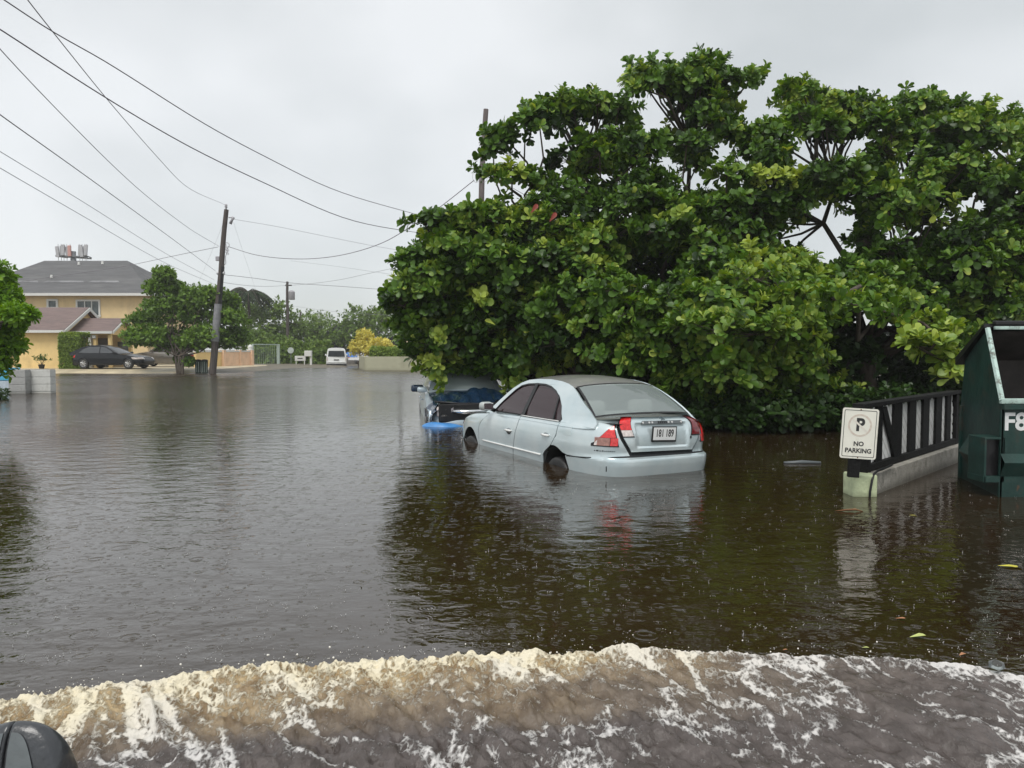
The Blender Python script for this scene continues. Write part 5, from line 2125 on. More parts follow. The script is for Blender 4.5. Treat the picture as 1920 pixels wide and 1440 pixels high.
# black saloon on the apron
BLACKC = mat('black_car_paint', (.006, .007, .009), rough=.25, var=.2, coat=.25, spec=.3)
path = [(2.25, .90), (1.35, 1.36), (.95, 1.43), (.2, 1.41), (-.15, 1.33), (-.95, .98)]
wins = [[(2.0, .95), (1.38, 1.29), (1.02, 1.34), (1.04, .95)], [(.98, .95), (.96, 1.34), (.25, 1.33), (-.05, 1.23), (-.35, .98)]]
c1 = P(213, 690, 46.5)
simple_car('black_saloon', 'black saloon parked side on, right of the leafy pillar', (c1.x - 1.3, c1.y, .235), R(-6), BLACKC, path, wins, Ln=4.75, Wd=1.78, glass=glass_mat('saloon_glass', (.045, .05, .055), opac=.9, ior=1.9))
path = [(2.25, 1.02), (1.55, 1.55), (1.1, 1.66), (-.2, 1.65), (-.5, 1.58), (-.9, 1.05)]
wins = [[(2.0, 1.05), (1.55, 1.47), (1.12, 1.54), (1.14, 1.05)], [(1.07, 1.05), (1.05, 1.55), (.25, 1.55), (.25, 1.05)], [(.18, 1.05), (.18, 1.55), (-.3, 1.5), (-.6, 1.1)]]
TAN = mat('tan_grey_paint', (.17, .155, .135), rough=.25, metal=.4, var=.08, coat=.8)
c2 = P(318, 688, 51.5)
simple_car('tan_suv', 'grey tan SUV behind the black saloon, partly behind the bushy tree trunk', (c2.x + 1.2, c2.y, .24), R(180 - 4), TAN, path, wins, Ln=4.7, Wd=1.85, belt=1.03, rr=.35,
           deck=[(-1.0, 1.0), (-.4, 1.02), (2.0, 1.0), (2.7, .98), (3.3, .88), (3.6, .80)], cat='car')

# white minivan seen from behind
vn = empty('minivan', (P(631, 687, 62).x, 62, -.30), (0, 0, R(13.5)))
tag(vn, 'white minivan seen from behind, driving away through the shallow far water', 'van')
VW = mat('van_white', (.80, .81, .80), rough=.3, var=.03, coat=.5)
rows = []
prof_v = [(.25, .80), (.45, .82), (.9, .83), (1.05, .82), (1.45, .755), (1.72, .70), (1.80, .60), (1.83, .35), (1.84, 0)]
full = [(y, z) for z, y in prof_v] + [(-y, z) for z, y in reversed(prof_v[:-1])]
for (yy, k1, dz) in ((0.0, .97, 0), (.06, 1.0, 0), (1.2, 1.0, .02), (3.0, 1.0, 0), (3.5, .98, -.25), (4.2, .94, -.80), (4.4, .9, -.95)):
    rows.append([(x * k1, yy + (.16 * max(0, z - .95) / .9 if yy < .1 else 0), max(.25, z + (dz * max(0, (z - .9)) / .94))) for x, z in full])
mb = MB().grid(rows)
mb.addv(rows[0], [tuple(range(len(rows[0])))])
mb.build('body', VW, vn, angle=40)


def rearp(x, z, o_=.012):
    return (x, .16 * max(0, z - .95) / .9 - o_, z)


mb = MB()
mb.addv([rearp(-.68, 1.12), rearp(.68, 1.12), rearp(.62, 1.60), rearp(-.62, 1.60)], [(0, 1, 2, 3)])
mb.build('rear_window', GLASS_DARK, vn)
MB().box((0, -.05, .40), (1.62, .16, .26), bev=.03).build('bumper', mat('van_bumper_black', (.02, .02, .022), rough=.5), vn)
MB().box((0, -.015, .66), (1.56, .05, .10), bev=.02).build('tailgate_step', VW, vn)
MB().box((0, -.012, .85), (.42, .03, .07), bev=.008).build('plate_recess', BLACKP, vn)
for sd in (1, -1):
    MB().box((.745 * sd, -.012, .92), (.09, .03, .30), bev=.01).build('tail_light', CLEARL if sd < 0 else CLEARL, vn)
    MB().tube([(.80 * sd, 3.1, 1.2), (.95 * sd, 3.1, 1.25)], [.05, .09], 8).build('wing_mirror', VW, vn)
    for yy in (.85, 3.4):
        M = Matrix.Translation((.70 * sd, yy, .30)) @ Matrix.Rotation(PI / 2 * sd, 4, 'Y')
        MB().lathe([(.2, -.1), (.3, -.08), (.3, .08), (.2, .1)], M, 18).build('wheel', RUBBER, vn)

# little far vehicles
PICK = mat('pickup_white', (.6, .6, .6), rough=.4)
pk = empty('pickup_load', (P(655, 676, 68).x, 68, .0))
tag(pk, 'bright blue tarpaulin heaped on a dark cart, right of the white minivan', 'cart')
mb = MB()
rows = []
for i in range(13):
    a = i / 12
    rows.append([((a - .5) * 1.3, (j / 8 - .5) * 1.6, .42 + .70 * math.sin(PI * (.08 + .84 * a)) ** .5 * (.6 + .4 * math.sin(PI * j / 8)) + .10 * math.sin(7 * a + j)) for j in range(9)])
mb.grid(rows).build('tarpaulin', mat('tarp_blue', (.02, .13, .42), rough=.5, var=.3, scale=3), pk, smooth=True)
MB().box((0, 0, .25), (1.25, 1.6, .35), bev=.04).build('cart_body', INTER, pk)
for sd in (1, -1):
    MB().lathe([(.1, -.08), (.28, -.07), (.28, .07), (.1, .08)], Matrix.Translation((.66 * sd, 0, .12)) @ Matrix.Rotation(PI / 2, 4, 'Y'), 14).build('wheel', RUBBER, pk)
path = [(2.05, .93), (1.25, 1.36), (.9, 1.42), (.2, 1.41), (-.25, 1.30), (-.85, .98)]
wins = [[(1.85, .96), (1.28, 1.30), (1.02, 1.34), (1.04, .96)], [(.98, .96), (.96, 1.34), (.25, 1.33), (-.15, 1.2), (-.3, .97)]]
simple_car('white_car', 'white car far off, mostly hidden behind the pale green wall end', (P(672, 676, 74).x, 74, -.1), R(75), PICK, path, wins)


# ================================================================== BUILDINGS
YEL = mat('yellow_render', (.80, .59, .27), rough=.85, var=.07, scale=2, bump=.15, bscale=20)
YEL2 = mat('pale_yellow_render', (.76, .58, .32), rough=.85, var=.06, scale=1.5, bump=.15, bscale=20)
grime(YEL, (.42, .30, .14), 1.1, .52, .72, .5, None, (1, 1, .4))
grime(YEL2, (.48, .37, .22), .9, .52, .72, .45, None, (1, 1, .35))
WTRIM = mat('white_trim', (.66, .66, .63), rough=.5, var=.05)
ROOFG = mat('grey_shingles', (.105, .105, .108), rough=.8, var=.22, scale=2.2, bump=.6, bscale=22, stretch=(.3, 1, 3))
ROOFB = mat('brown_shingles', (.175, .125, .115), rough=.75, var=.2, scale=3, bump=.6, bscale=25, stretch=(.3, 1, 3))
WING = mat('house_glass', (.05, .065, .07), rough=.1, var=.3, scale=2, c2=(.14, .17, .17))
GY = .18


def window(root, c, w_, h_, nx_=2, trim=.14, axis='x'):
    """window facing the camera at c (centre, on the wall face)"""
    mb = MB()
    for (dx, dz, a, b) in ((0, h_ / 2 + trim / 2, w_ + 2 * trim, trim), (0, -h_ / 2 - trim / 2, w_ + 2 * trim + .06, trim), (-w_ / 2 - trim / 2, 0, trim, h_), (w_ / 2 + trim / 2, 0, trim, h_)):
        mb.box((c[0] + dx, c[1] - .05, c[2] + dz), (a, .1, b))
    wo = mb.build('window', WTRIM, root, fixn=True)
    MB().box((c[0], c[1] + .0, c[2]), (w_, .04, h_)).build('pane', WING, wo)
    for i in range(1, nx_):
        MB().box((c[0] - w_ / 2 + w_ * i / nx_, c[1] - .04, c[2]), (.07, .05, h_)).build('mullion', WTRIM, wo)
    return wo


grime(ROOFG, (.17, .17, .165), .8, .5, .68, .6, None, (.3, 1, 2))
grime(ROOFB, (.12, .095, .09), 1.2, .5, .68, .6)

# two storey house
h2 = empty('two_storey_house', (-37.6, 68, GY))
tag(h2, 'two storey pale yellow house with a grey hipped roof', 'house')
x0, x1, y0, y1 = -7.9, 7.1, -5.4, 5.4
zt = 5.75
mb = MB()
mb.box(((x0 + x1) / 2, 0, zt / 2 - .3), (x1 - x0, y1 - y0, zt + .6))
mb.build('wall', YEL2, h2)
ov = .7
e0, e1, f0, f1 = x0 - ov, x1 + ov, y0 - ov, y1 + ov
zr_, zb_ = 9.25, zt + .12
ra, rb = x0 + 5.2, x1 - 4.3
mb = MB()
vs = [(e0, f0, zb_), (e1, f0, zb_), (e1, f1, zb_), (e0, f1, zb_), (ra - 2.0, 0, zr_), (rb, 0, zr_)]
mb.addv(vs, [(0, 1, 5, 4), (1, 2, 5), (2, 3, 4, 5), (3, 0, 4), (3, 2, 1, 0)])
rf = mb.build('roof', ROOFG, h2)
mb = MB()
for (a, b) in ((vs[0], vs[1]), (vs[1], vs[2]), (vs[3], vs[0])):
    a, b = Vector(a), Vector(b)
    c = (a + b) / 2
    d = b - a
    mb.box((c.x, c.y, zb_ - .10), (abs(d.x) + .12 if abs(d.x) > 1 else .12, abs(d.y) + .12 if abs(d.y) > 1 else .12, .22))
mb.build('gutter', WTRIM, rf)
# worn pale band across the front slope and small roof vents
nrm_ = Vector((0, -(zr_ - zb_), -f0)).normalized()


def rpt(x, t, o_=.0):
    p_ = Vector((x, f0 + (0 - f0) * t, zb_ + (zr_ - zb_) * t))
    return p_ + nrm_ * o_


mb = MB()
for (xa, xb_) in ((-7.7, -2.6), (-2.3, 1.3), (1.5, 4.3)):
    mb.addv([rpt(xa, .30, .03), rpt(xb_, .30, .03), rpt(xb_ - .3, .355, .03), rpt(xa + .3, .355, .03)], [(0, 1, 2, 3)])
mb.build('ridge_flashing', mat('worn_felt', (.19, .19, .195), rough=.7, var=.4, scale=1.2), rf)
for (x, t) in ((-1.1, .86), (.95, .88), (-2.0, .44)):
    MB().tube([rpt(x, t), rpt(x, t) + Vector((0, 0, .28))], [.12, .09], 8).build('roof_vent', WTRIM, rf)
MB().box((-3.7, f0 - .1, zb_ - .35), (.35, .2, .2), bev=.05).build('flood_lamp', WTRIM, h2)
window(h2, (P(99, 570, 62.6).x + 37.6, y0, P(99, 570, 62.6).z - GY), .62, .5, 1, .16)
window(h2, (P(166, 578, 62.6).x + 37.6, y0, P(166, 578, 62.6).z - GY), 1.75, 1.15, 3)
window(h2, (P(285, 574, 62.6).x + 37.6, y0, P(285, 574, 62.6).z - GY), 1.1, 1.0, 2)
window(h2, (P(320, 574, 62.6).x + 37.6, y0, P(320, 574, 62.6).z - GY), 1.1, 1.0, 2) if False else None

# bungalow in front: main gable and porch gable
bh = empty('bungalow', (-28.2, 49.6, GY))
tag(bh, 'low yellow bungalow with brown gabled roofs and a small porch', 'house')


def gable(root, xa, xb_, ya, yb_, ze, zr, ov_, rm, fascia=.22):
    """ridge along x; eaves at y=ya and yb"""
    ym = (ya + yb_) / 2
    th = .10
    up = [(xa, ya, ze), (xb_, ya, ze), (xb_, ym, zr), (xa, ym, zr), (xb_, yb_, ze), (xa, yb_, ze)]
    dn = [(x, y, z - th) for x, y, z in up]
    mb = MB()
    mb.addv(up + dn, [(0, 1, 2, 3), (3, 2, 4, 5), (7, 6, 9, 8), (8, 9, 11, 10), (0, 6, 7, 1), (5, 4, 10, 11), (1, 7, 8, 2), (2, 8, 10, 4), (0, 3, 9, 6), (3, 5, 11, 9)])
    r_ = mb.build('roof', rm, root)
    mb = MB()
    for (p0, p1) in (((xb_ + .03, ya - .02, ze - .02), (xb_ + .03, ym, zr - .02)), ((xb_ + .03, ym, zr - .02), (xb_ + .03, yb_ + .02, ze - .02))):
        p0, p1 = Vector(p0), Vector(p1)
        mb.addv([p0, p1, p1 - Vector((0, 0, fascia)), p0 - Vector((0, 0, fascia)), p0 + Vector((.05, 0, 0)), p1 + Vector((.05, 0, 0)), p1 + Vector((.05, 0, -fascia)), p0 + Vector((.05, 0, -fascia))],
                [(0, 1, 2, 3), (7, 6, 5, 4), (0, 4, 5, 1), (3, 2, 6, 7), (1, 5, 6, 2), (0, 3, 7, 4)])
    mb.box(((xa + xb_) / 2, ya - .04, ze - .09), (xb_ - xa, .06, .16))
    mb.build('fascia', WTRIM, r_)
    return r_


gable(bh, -9, .15, -2.75, 2.95, 2.45, 4.02, .3, ROOFB)
mb = MB()
mb.box((-4.6, 0.1, 1.1), (8.8, 4.9, 2.6))
mb.addv([(-.2, -2.35, 2.39), (-.2, 2.55, 2.39), (-.2, .1, 3.86), (-.3, -2.35, 2.39), (-.3, 2.55, 2.39), (-.3, .1, 3.86)], [(0, 1, 2), (5, 4, 3)])
mb.build('wall', YEL, bh)
gable(bh, -.4, 2.55, -1.55, 1.55, 2.42, 3.30, .3, ROOFB, .16)
mb = MB()
mb.addv([(2.3, -1.3, 2.36), (2.3, 1.3, 2.36), (2.3, 0, 3.12), (2.2, -1.3, 2.36), (2.2, 1.3, 2.36), (2.2, 0, 3.12)], [(0, 1, 2), (5, 4, 3)])
mb.box((1.1, -1.3, 2.27), (2.4, .16, .18))
mb.box((2.26, 0, 2.27), (.16, 2.7, .18))
mb.build('porch_beam', YEL, bh)
for (x, y, m_) in ((.95, -1.3, WTRIM), (2.25, -1.3, YEL), (2.25, 1.25, YEL), (1.3, -1.28, YEL)):
    MB().box((x, y, 1.0), (.20, .20, 2.4), bev=.02).build('porch_column', m_, bh)
MB().box((1.1, 1.4, 1.1), (2.4, .1, 2.3)).build('porch_wall', YEL2, bh)
MB().box((.35, 1.33, 1.0), (.8, .06, 2.0)).build('door', INTER, bh)
MB().box((1.7, 1.33, 1.2), (.7, .06, 1.1)).build('window', WING, bh)
for x in (.78, 1.28):
    MB().box((x, -1.42, 2.05), (.24, .12, .22), bev=.04).build('porch_lamp', WTRIM, bh)

# antenna mast beyond the roof
am = empty('antenna_mast', (P(138, 480, 88).x, 88, 0))
tag(am, 'cellular antenna mast with white panels showing above the grey roof', 'mast')
zt_ = P(138, 481, 88).z
GREYM = mat('galvanised', (.16, .17, .18), rough=.6, metal=.2)
MB().tube([(0, 0, 0), (0, 0, zt_ + .6)], [.35, .28], 12).build('pole', GREYM, am, smooth=True)
mb = MB()
mb.tube([(-1.9, -.3, zt_ + .05), (1.8, -.3, zt_ - .1)], .11, 6)
mb.tube([(-1.4, 1.2, zt_ + .1), (1.4, 1.2, zt_ - .1)], .09, 6)
mb.tube([(-1.9, -.3, zt_), (-1.4, 1.2, zt_)], .07, 6)
mb.tube([(1.8, -.3, zt_), (1.4, 1.2, zt_)], .07, 6)
mb.build('platform', GREYM, am)
APN = mat('antenna_panel', (.42, .42, .43), rough=.5, var=.1)
APR = mat('antenna_panel_pink', (.55, .30, .26), rough=.5, var=.1)
for i, x in enumerate((-1.6, -1.25, -.95, -.6, -.2, .9, 1.2, 1.5, 1.7)):
    M = Matrix.Translation((x, -.45 + .2 * (i % 2), zt_ + .50 + .1 * (i % 3))) @ Matrix.Rotation(R((i % 3 - 1) * 5), 4, 'Y')
    MB().box(None, (.36, .2, 1.25), bev=.03, M=M).build('antenna_panel', APR if i == 4 else APN, am)
    MB().tube([(x, -.3, zt_ - .5), (x, -.3, zt_ + 1.4)], .035, 6).build('antenna_pipe', APN, am)

# orange wall
ow = empty('garden_wall', (0, 0, 0))
tag(ow, 'orange and yellow garden wall with white coping and finials, left of the street', 'wall')
ORG = mat('orange_render', (.82, .56, .38), rough=.85, var=.08, scale=2)
a = P(366, 690, 49.5)
b = P(417, 690, 52.5)
c = P(470, 687, 56)


def wallseg(root, p0, p1, z0, z1, th, m_, nm):
    p0, p1 = Vector((p0.x, p0.y, 0)), Vector((p1.x, p1.y, 0))
    d = p1 - p0
    mm = (p0 + p1) / 2
    return MB().box((mm.x, mm.y, (z0 + z1) / 2), (d.length, th, z1 - z0), rz=math.atan2(d.y, d.x)).build(nm, m_, root, bevel=.01)


wallseg(ow, a, b, -.1, 1.22, .2, YEL, 'yellow_panel')
wallseg(ow, b, c, -.1, 1.22, .2, ORG, 'orange_panel')
wallseg(ow, a, b, 1.225, 1.32, .3, WTRIM, 'coping')
wallseg(ow, b, c, 1.225, 1.32, .3, WTRIM, 'coping')
for p_ in (b, c, P(448, 687, 54.6)):
    MB().box((p_.x, p_.y - .02, .6), (.42, .42, 1.5), bev=.02).build('pier', ORG, ow)
    MB().lathe([(.24, 0), (.26, .05), (.14, .10), (.20, .2), (.16, .33), (.05, .42), (.01, .44)], Matrix.Translation((p_.x, p_.y - .02, 1.35)), 14).build('finial', WTRIM, ow, smooth=True)

# pale green wall and hedge on the right
gw = empty('roadside_wall', (0, 0, 0))
tag(gw, 'long pale olive green rendered wall beside the flooded street', 'wall')
OLV = mat('olive_render', (.42, .41, .29), rough=.85, var=.06, scale=1.5, bump=.2, bscale=15)
ga, gb, gc = P(686, 693, 50.5), P(1100, 693, 50.5), P(676, 688, 56)
wallseg(gw, ga, gb, -.4, .93, .2, OLV, 'front_wall')
wallseg(gw, ga + Vector((0, .1, 0)), gc, -.4, .925, .2, OLV, 'side_wall')
HEDGE = leaf_mat('hedge_leaf', (.07, .12, .018), (.19, .28, .04), (.38, .48, .09), rough=.5, trans=.2, spec=.3)


def box_leaves(name, label, x0, x1, y0, y1, z0, z1, n, ln, m_, cat, rough_=.05, rz=0):
    p_ = np.stack([rng.uniform(x0, x1, n), rng.uniform(y0, y1, n), rng.uniform(z0, z1, n)], -1)
    f_ = rng.integers(0, 3, n)
    p_[f_ == 0, 2] = z1 + rng.normal(0, rough_, (f_ == 0).sum())
    p_[f_ == 1, 1] = y0 + rng.normal(0, rough_, (f_ == 1).sum())
    ends = rng.random(n) < .12
    p_[ends, 0] = np.where(rng.random(ends.sum()) < .5, x0, x1)
    a_ = np.where(f_[:, None] == 0, np.array([[0, -.1, 1.0]]), np.array([[0, -1.0, .3]])) + rng.normal(0, .4, (n, 3))
    lp, la, lnr, ll, lw = rosettes(p_, a_, 4, ln)
    rv = np.clip(.45 + rng.normal(0, .2, len(lp)) + (lp[:, 2] > z1 - .05) * .1, 0, 1)
    o = make_leaves(name, lp, la, lnr, ll, lw * 1.2, rv, m_, None, CARD_T, CARD_Q, False)
    if label:
        tag(o, label, cat)
    return o


box_leaves('hedge', 'clipped green hedge growing on top of the olive green wall', ga.x + .3, gb.x, 51, 52.2, .9, 1.42, 7000, .16, HEDGE, 'hedge', .06)

# house corner on the far right and the white gate / post boxes
rh = empty('far_house', (P(775, 655, 78).x, 80, 0))
tag(rh, 'beige roofed house partly seen beyond the hedge, beside the big tree', 'house')
BEI = mat('beige_roof', (.45, .35, .23), rough=.8, var=.1)
mb = MB()
mb.addv([(-1.7, -3, 2.1), (12, -3, 1.0), (12, 1, 3.4), (-.9, 1, 3.4), (12, -3, 1.2)], [(0, 1, 2, 3)])
mb.addv([(-1.7, -3, 2.0), (12, -3, 2.0), (12, 3, 2.0), (-1.7, 3, 2.0), (-.9, 0, 3.5), (12, 0, 3.5)], [(0, 1, 5, 4), (1, 2, 5), (2, 3, 4, 5), (3, 0, 4)])
mb.build('roof', BEI, rh)
MB().box((5, 0, .9), (12.5, 5.4, 2.2)).build('wall', YEL2, rh)
mb = MB()
mb.addv([(-3.4, -3.6, 1.9), (-.9, -3.6, 1.7), (-1.6, -3.6, 2.9), (-3.4, 0, 1.9), (-.9, 0, 1.7), (-1.6, 0, 2.9)], [(0, 1, 2), (5, 4, 3), (0, 3, 4, 1), (1, 4, 5, 2), (2, 5, 3, 0)])
mb.build('dark_gable', BLACKW, rh)
MB().box((-3.0, -3.5, 1.6), (2.4, 1.2, .25), bev=.03).build('porch_roof', WTRIM, rh)
MB().box((-2.6, -3.2, .8), (1.4, .8, 1.4)).build('porch_wall', WTRIM, rh)

gt = empty('gate_frame', (0, 0, 0))
tag(gt, 'pale green gate frame with mesh and creepers, right of the orange wall', 'gate')
GG = mat('pale_green_steel', (.40, .48, .42), rough=.6, var=.1)
p0, p1 = P(474, 655, 60), P(522, 655, 64)
for p_, nm in ((p0, 'post'), (p1, 'post')):
    MB().box((p_.x, p_.y, .85), (.22 if p_ is p1 else .12, .16, 2.0), bev=.01).build(nm, GG, gt)
wallseg(gt, p0, p1, 1.78, 1.86, .08, GG, 'top_rail')
wallseg(gt, p0, p1, .05, .12, .06, GG, 'bottom_rail')
mb = MB()
for i in range(14):
    t = i / 13
    q = p0.lerp(p1, t)
    mb.box((q.x, q.y, .95), (.02, .02, 1.7))
mb.build('bars', GG, gt)

sb = empty('street_sign', (P(545, 657, 63).x, 63, 0))
tag(sb, 'small round pale road sign seen in front of the far dark trees', 'sign')
M = Matrix.Translation((0, 0, P(545, 657, 63).z)) @ Matrix.Rotation(PI / 2, 4, 'X')
MB().lathe([(.01, -.02), (.26, -.02), (.26, .02), (.01, .02)], M, 24).build('disc', mat('sign_grey', (.45, .50, .47), rough=.5), sb)
MB().tube([(0, .05, -.3), (0, .05, 1.6)], .03, 8).build('post', GREYM, sb)

mx_ = empty('name_board', (P(563, 672, 63).x, 63, 0))
tag(mx_, 'low white board with a dark slot, left of the white post box', 'board')
MB().box((0, 0, P(563, 672, 63).z), (.9, .12, .42), bev=.02).build('board', WTRIM, mx_)
MB().box((0, -.07, P(563, 672, 63).z), (.42, .02, .07)).build('slot', BLACKP, mx_)
for x in (-.35, .35):
    MB().box((x, 0, .1), (.06, .06, 1.0)).build('post', WTRIM, mx_)
pb = empty('post_box', (P(578, 665, 62.5).x, 62.5, 0))
tag(pb, 'white post box on one white post, between low board and minivan', 'post box')
MB().box((0, 0, P(578, 663, 62.5).z), (.58, .4, .48), bev=.04).build('box', WTRIM, pb)
MB().box((.22, 0, .5), (.16, .16, 1.3)).build('post', WTRIM, pb)

# rubbish bins by the trunk
for i, (u, wd_) in enumerate(((372, .34), (384, .34))):
    p_ = P(u, 701, 44.6)
    rb_ = empty('wheelie_bin', (p_.x, 44.6, -.02), (0, 0, R(8 - 10 * i)))
    tag(rb_, ('dark green ribbed bin nearer the bushy trunk', 'dark green ribbed bin touching the leaning pole foot')[i], 'bin', 'bins between the trunk and the pole')
    k = 10
    mb = MB()
    mb.lathe([(.13, 0), (.165, .02), (.19, .72), (.20, .74)], Matrix.Identity(4), 16)
    mb.build('tub', mat('dark_bin', (.014, .035, .022), rough=.5, var=.2), rb_, angle=40)
    MB().lathe([(.205, .745), (.205, .78), (.14, .83), (.01, .85)], Matrix.Identity(4), 16).build('bin_lid', BLACKP, rb_, smooth=True)
    for j in range(4):
        a_ = -PI / 2 + (j - 1.5) * .62
        MB().box((.178 * math.cos(a_), .178 * math.sin(a_), .38), (.03, .03, .62), rz=a_).build('rib', mat('bin_rib', (.30, .34, .31), rough=.5), rb_)

# block wall corner on the left; darker block colour paints its shaded side
BLK = mat('grey_block', (.36, .36, .35), rough=.85, var=.12, scale=4, bump=.5, bscale=40)
BLK2 = mat('pale_block', (.58, .58, .55), rough=.85, var=.08, scale=4, bump=.5, bscale=40)
for (ua, ub, D_, m_, lb, zt2) in ((15, 47, 23.9, BLK, 'left face of the concrete block wall, its shade painted darker grey', .80), (48.5, 94, 24.2, BLK2, 'pale front face of the concrete block wall, right of the darker face', .80)):
    pa, pb_ = P(ua, 700, D_), P(ub, 700, D_)
    wdt = pb_.x - pa.x
    bp = empty('block_face', ((pa.x + pb_.x) / 2, D_ + .15, 0))
    tag(bp, lb, 'block wall')
    z = -.42
    j = 0
    while z < zt2 - .05:
        hh_ = min(.235, zt2 - z)
        if j % 2 == 0:
            MB().box((0, 0, z + hh_ / 2), (wdt, .3, hh_ - .012), bev=.012).build('block', m_, bp)
        else:
            MB().box((0, 0, z + hh_ / 2), (wdt * .995, .295, hh_ - .012), bev=.012).build('block', m_, bp)
        z += hh_
        j += 1
    MB().box((0, 0, .18), (wdt * .97, .27, 1.18)).build('mortar', BLK, bp)
grime(BLK, (.16, .16, .14), 3, .5, .7, .7, (.0, .15))
grime(BLK2, (.30, .29, .25), 3, .5, .7, .6, (.0, .12))
grime(OLV, (.22, .21, .14), .7, .5, .7, .5, (.0, .2))
grime(ORG, (.45, .30, .19), 1.2, .5, .7, .5)
cy_ = empty('cyan_box', (P(3, 700, 24.5).x, 24.8, 0))
tag(cy_, 'bright cyan plastic crate on a pale block at the left edge', 'crate')
MB().box((0, 0, .60), (.55, .5, .42), bev=.03).build('crate_body', mat('cyan_plastic', (.08, .42, .62), rough=.4), cy_)
MB().box((0, 0, .05), (.5, .5, .66), bev=.01).build('crate_base', mat('pale_blue_block', (.45, .52, .58), rough=.7), cy_)

# potted plant and leafy pillar by the bungalow
PLANT = leaf_mat('pot_leaf', (.03, .06, .01), (.07, .14, .02), (.2, .28, .05), rough=.5, trans=.2)
pt_ = empty('potted_plant', (P(78, 688, 45.9).x, 45.9, .235))
tag(pt_, 'spindly plant in a black pot against the yellow bungalow wall', 'plant')
MB().lathe([(.13, 0), (.19, .24), (.20, .25), (.16, .26)], Matrix.Identity(4), 14).build('pot', BLACKP, pt_, angle=40)
pp_ = np.array([[rng.normal(0, .22), rng.normal(0, .15), .45 + abs(rng.normal(0, .16))] for _ in range(26)])
lp, la, lnr, ll, lw = rosettes(pp_, np.tile([[0, 0, 1.0]], (26, 1)), 6, .2)
make_leaves('foliage', lp, la, lnr, ll, lw * .8, np.clip(rng.normal(.5, .2, len(lp)), 0, 1), PLANT, pt_, CARD_T, CARD_Q, False)
V_, Q_ = tube_np([s for q in pp_[:9] for s in curve_segs((0, 0, .2), q, .012, .006, 2)], 5)
fast_mesh('stem', V_, Q_, BARK, pt_)
c_ = P(137, 660, 46.3)
sh = box_leaves('climbing_pillar', 'tall square pillar of clipped creeper at the bungalow corner', c_.x - .62, c_.x + .62, 46.0, 47.1, .2, 2.30, 3600, .13, HEDGE, 'shrub', .05)


# ================================================================== POLES AND WIRES
POLEM = mat('weathered_pole', (.075, .062, .055), rough=.85, var=.35, scale=5, bump=.6, bscale=30, stretch=(3, 3, .3))
POLER = mat('grey_purple_pole', (.145, .12, .115), rough=.8, var=.25, scale=5, bump=.5, bscale=30, stretch=(3, 3, .3))
SLV = mat('pole_sleeve', (.22, .22, .23), rough=.6, var=.2)
INS = mat('insulator_grey', (.35, .34, .36), rough=.35, var=.1)


def pole(label, base, top, r0, r1, m_=POLEM):
    root = empty('utility_pole', tuple(base))
    tag(root, label, 'utility pole', 'poles along the street')
    d = top - base
    pts_ = [d * (i / 8) + Vector((.02 * math.sin(i * 1.7), 0, 0)) for i in range(9)]
    MB().tube(pts_, [r0 + (r1 - r0) * i / 8 for i in range(9)], 12).build('shaft', m_, root, angle=50)
    return root


pA0, pA1 = P(398, 703, 43.2), P(424, 393, 43.2)
pA = pole('thick dark wooden pole leaning right, at the bushy tree on the left', pA0, pA1, .205, .125)


def onA(v, du=0, dd=0):
    t = (703 - v) / (703 - 393)
    return P(398 + 26 * t + du, v, 43.2 + dd) - pA0


sl = MB().tube([onA(640), onA(570)], [.22, .21], 12)
sl.build('pale_sleeve', SLV, pA, angle=50)
mb = MB().tube([onA(585, 1), onA(500, 1)], [.165, .15], 12)
mb.build('dark_wrap', BLACKP, pA, angle=50)
MB().lathe([(.02, 0), (.05, .02), (.03, .10), (.10, .14), (.05, .2), (.09, .26), (.02, .32)], Matrix.Translation(onA(393)), 10).build('top_insulator', INS, pA, smooth=True)
MB().tube([onA(408, 6), onA(408, 14)], .03, 6).build('switch_arm', INS, pA)
mb = MB().tube([onA(407, 15), onA(412, 13), onA(420, 10)], [.10, .07, .09], 8)
mb.build('fuse_switch', INS, pA, smooth=True)
mb = MB()
for k_ in range(3):
    mb.tube([onA(460 + 6 * k_ + 5 * math.sin(a_ + k_), 7 + 4.5 * math.cos(a_)) for a_ in [i * PI / 7 for i in range(15)]], .018, 5)
mb.tube([onA(458, 5), onA(470, 9), onA(482, 6), onA(494, 8), onA(498, 4)], .022, 5)
mb.build('cable_loops', INS, pA, smooth=True)
MB().box(onA(485, -8), (.22, .15, .26), bev=.03).build('junction_box', INS, pA)
MB().tube([onA(512, -7), onA(512, 7)], .10, 8).build('clamp', mat('pale_clamp', (.55, .55, .57), rough=.5), pA)
pB0, pB1 = P(540, 672, 75), P(538.5, 528, 75)
pB = pole('middle distance pole with a grey transformer can, above the far trees', pB0, pB1, .17, .12)
MB().lathe([(.28, 0), (.32, .05), (.32, .78), (.2, .9), (.02, .95)], Matrix.Translation(P(547, 562, 74.7) - pB0), 14).build('transformer', INS, pB, angle=40)
MB().box(P(541, 535, 75) - pB0, (.65, .12, .12)).build('crossarm', POLEM, pB)
pC = pole('short far pole top poking above the dark trees', P(564, 668, 98), P(563.5, 584, 98), .16, .13)
pD0, pD1 = P(889, 640, 30), P(910.5, 205, 30)
pD = pole('tall grey brown pole rising behind the left sea almond tree', pD0 + (pD0 - pD1) * .12, pD1, .15, .10, POLER)
mb = MB()
for du in (-9, 5):
    mb.tube([P(902 + du + 7 * math.cos(a_), 331 + 11 * math.sin(a_), 29.8) - (pD0 + (pD0 - pD1) * .12) for a_ in [i * PI / 10 for i in range(21)]], .008, 5)
mb.build('cable_coil', INS, pD, smooth=True)
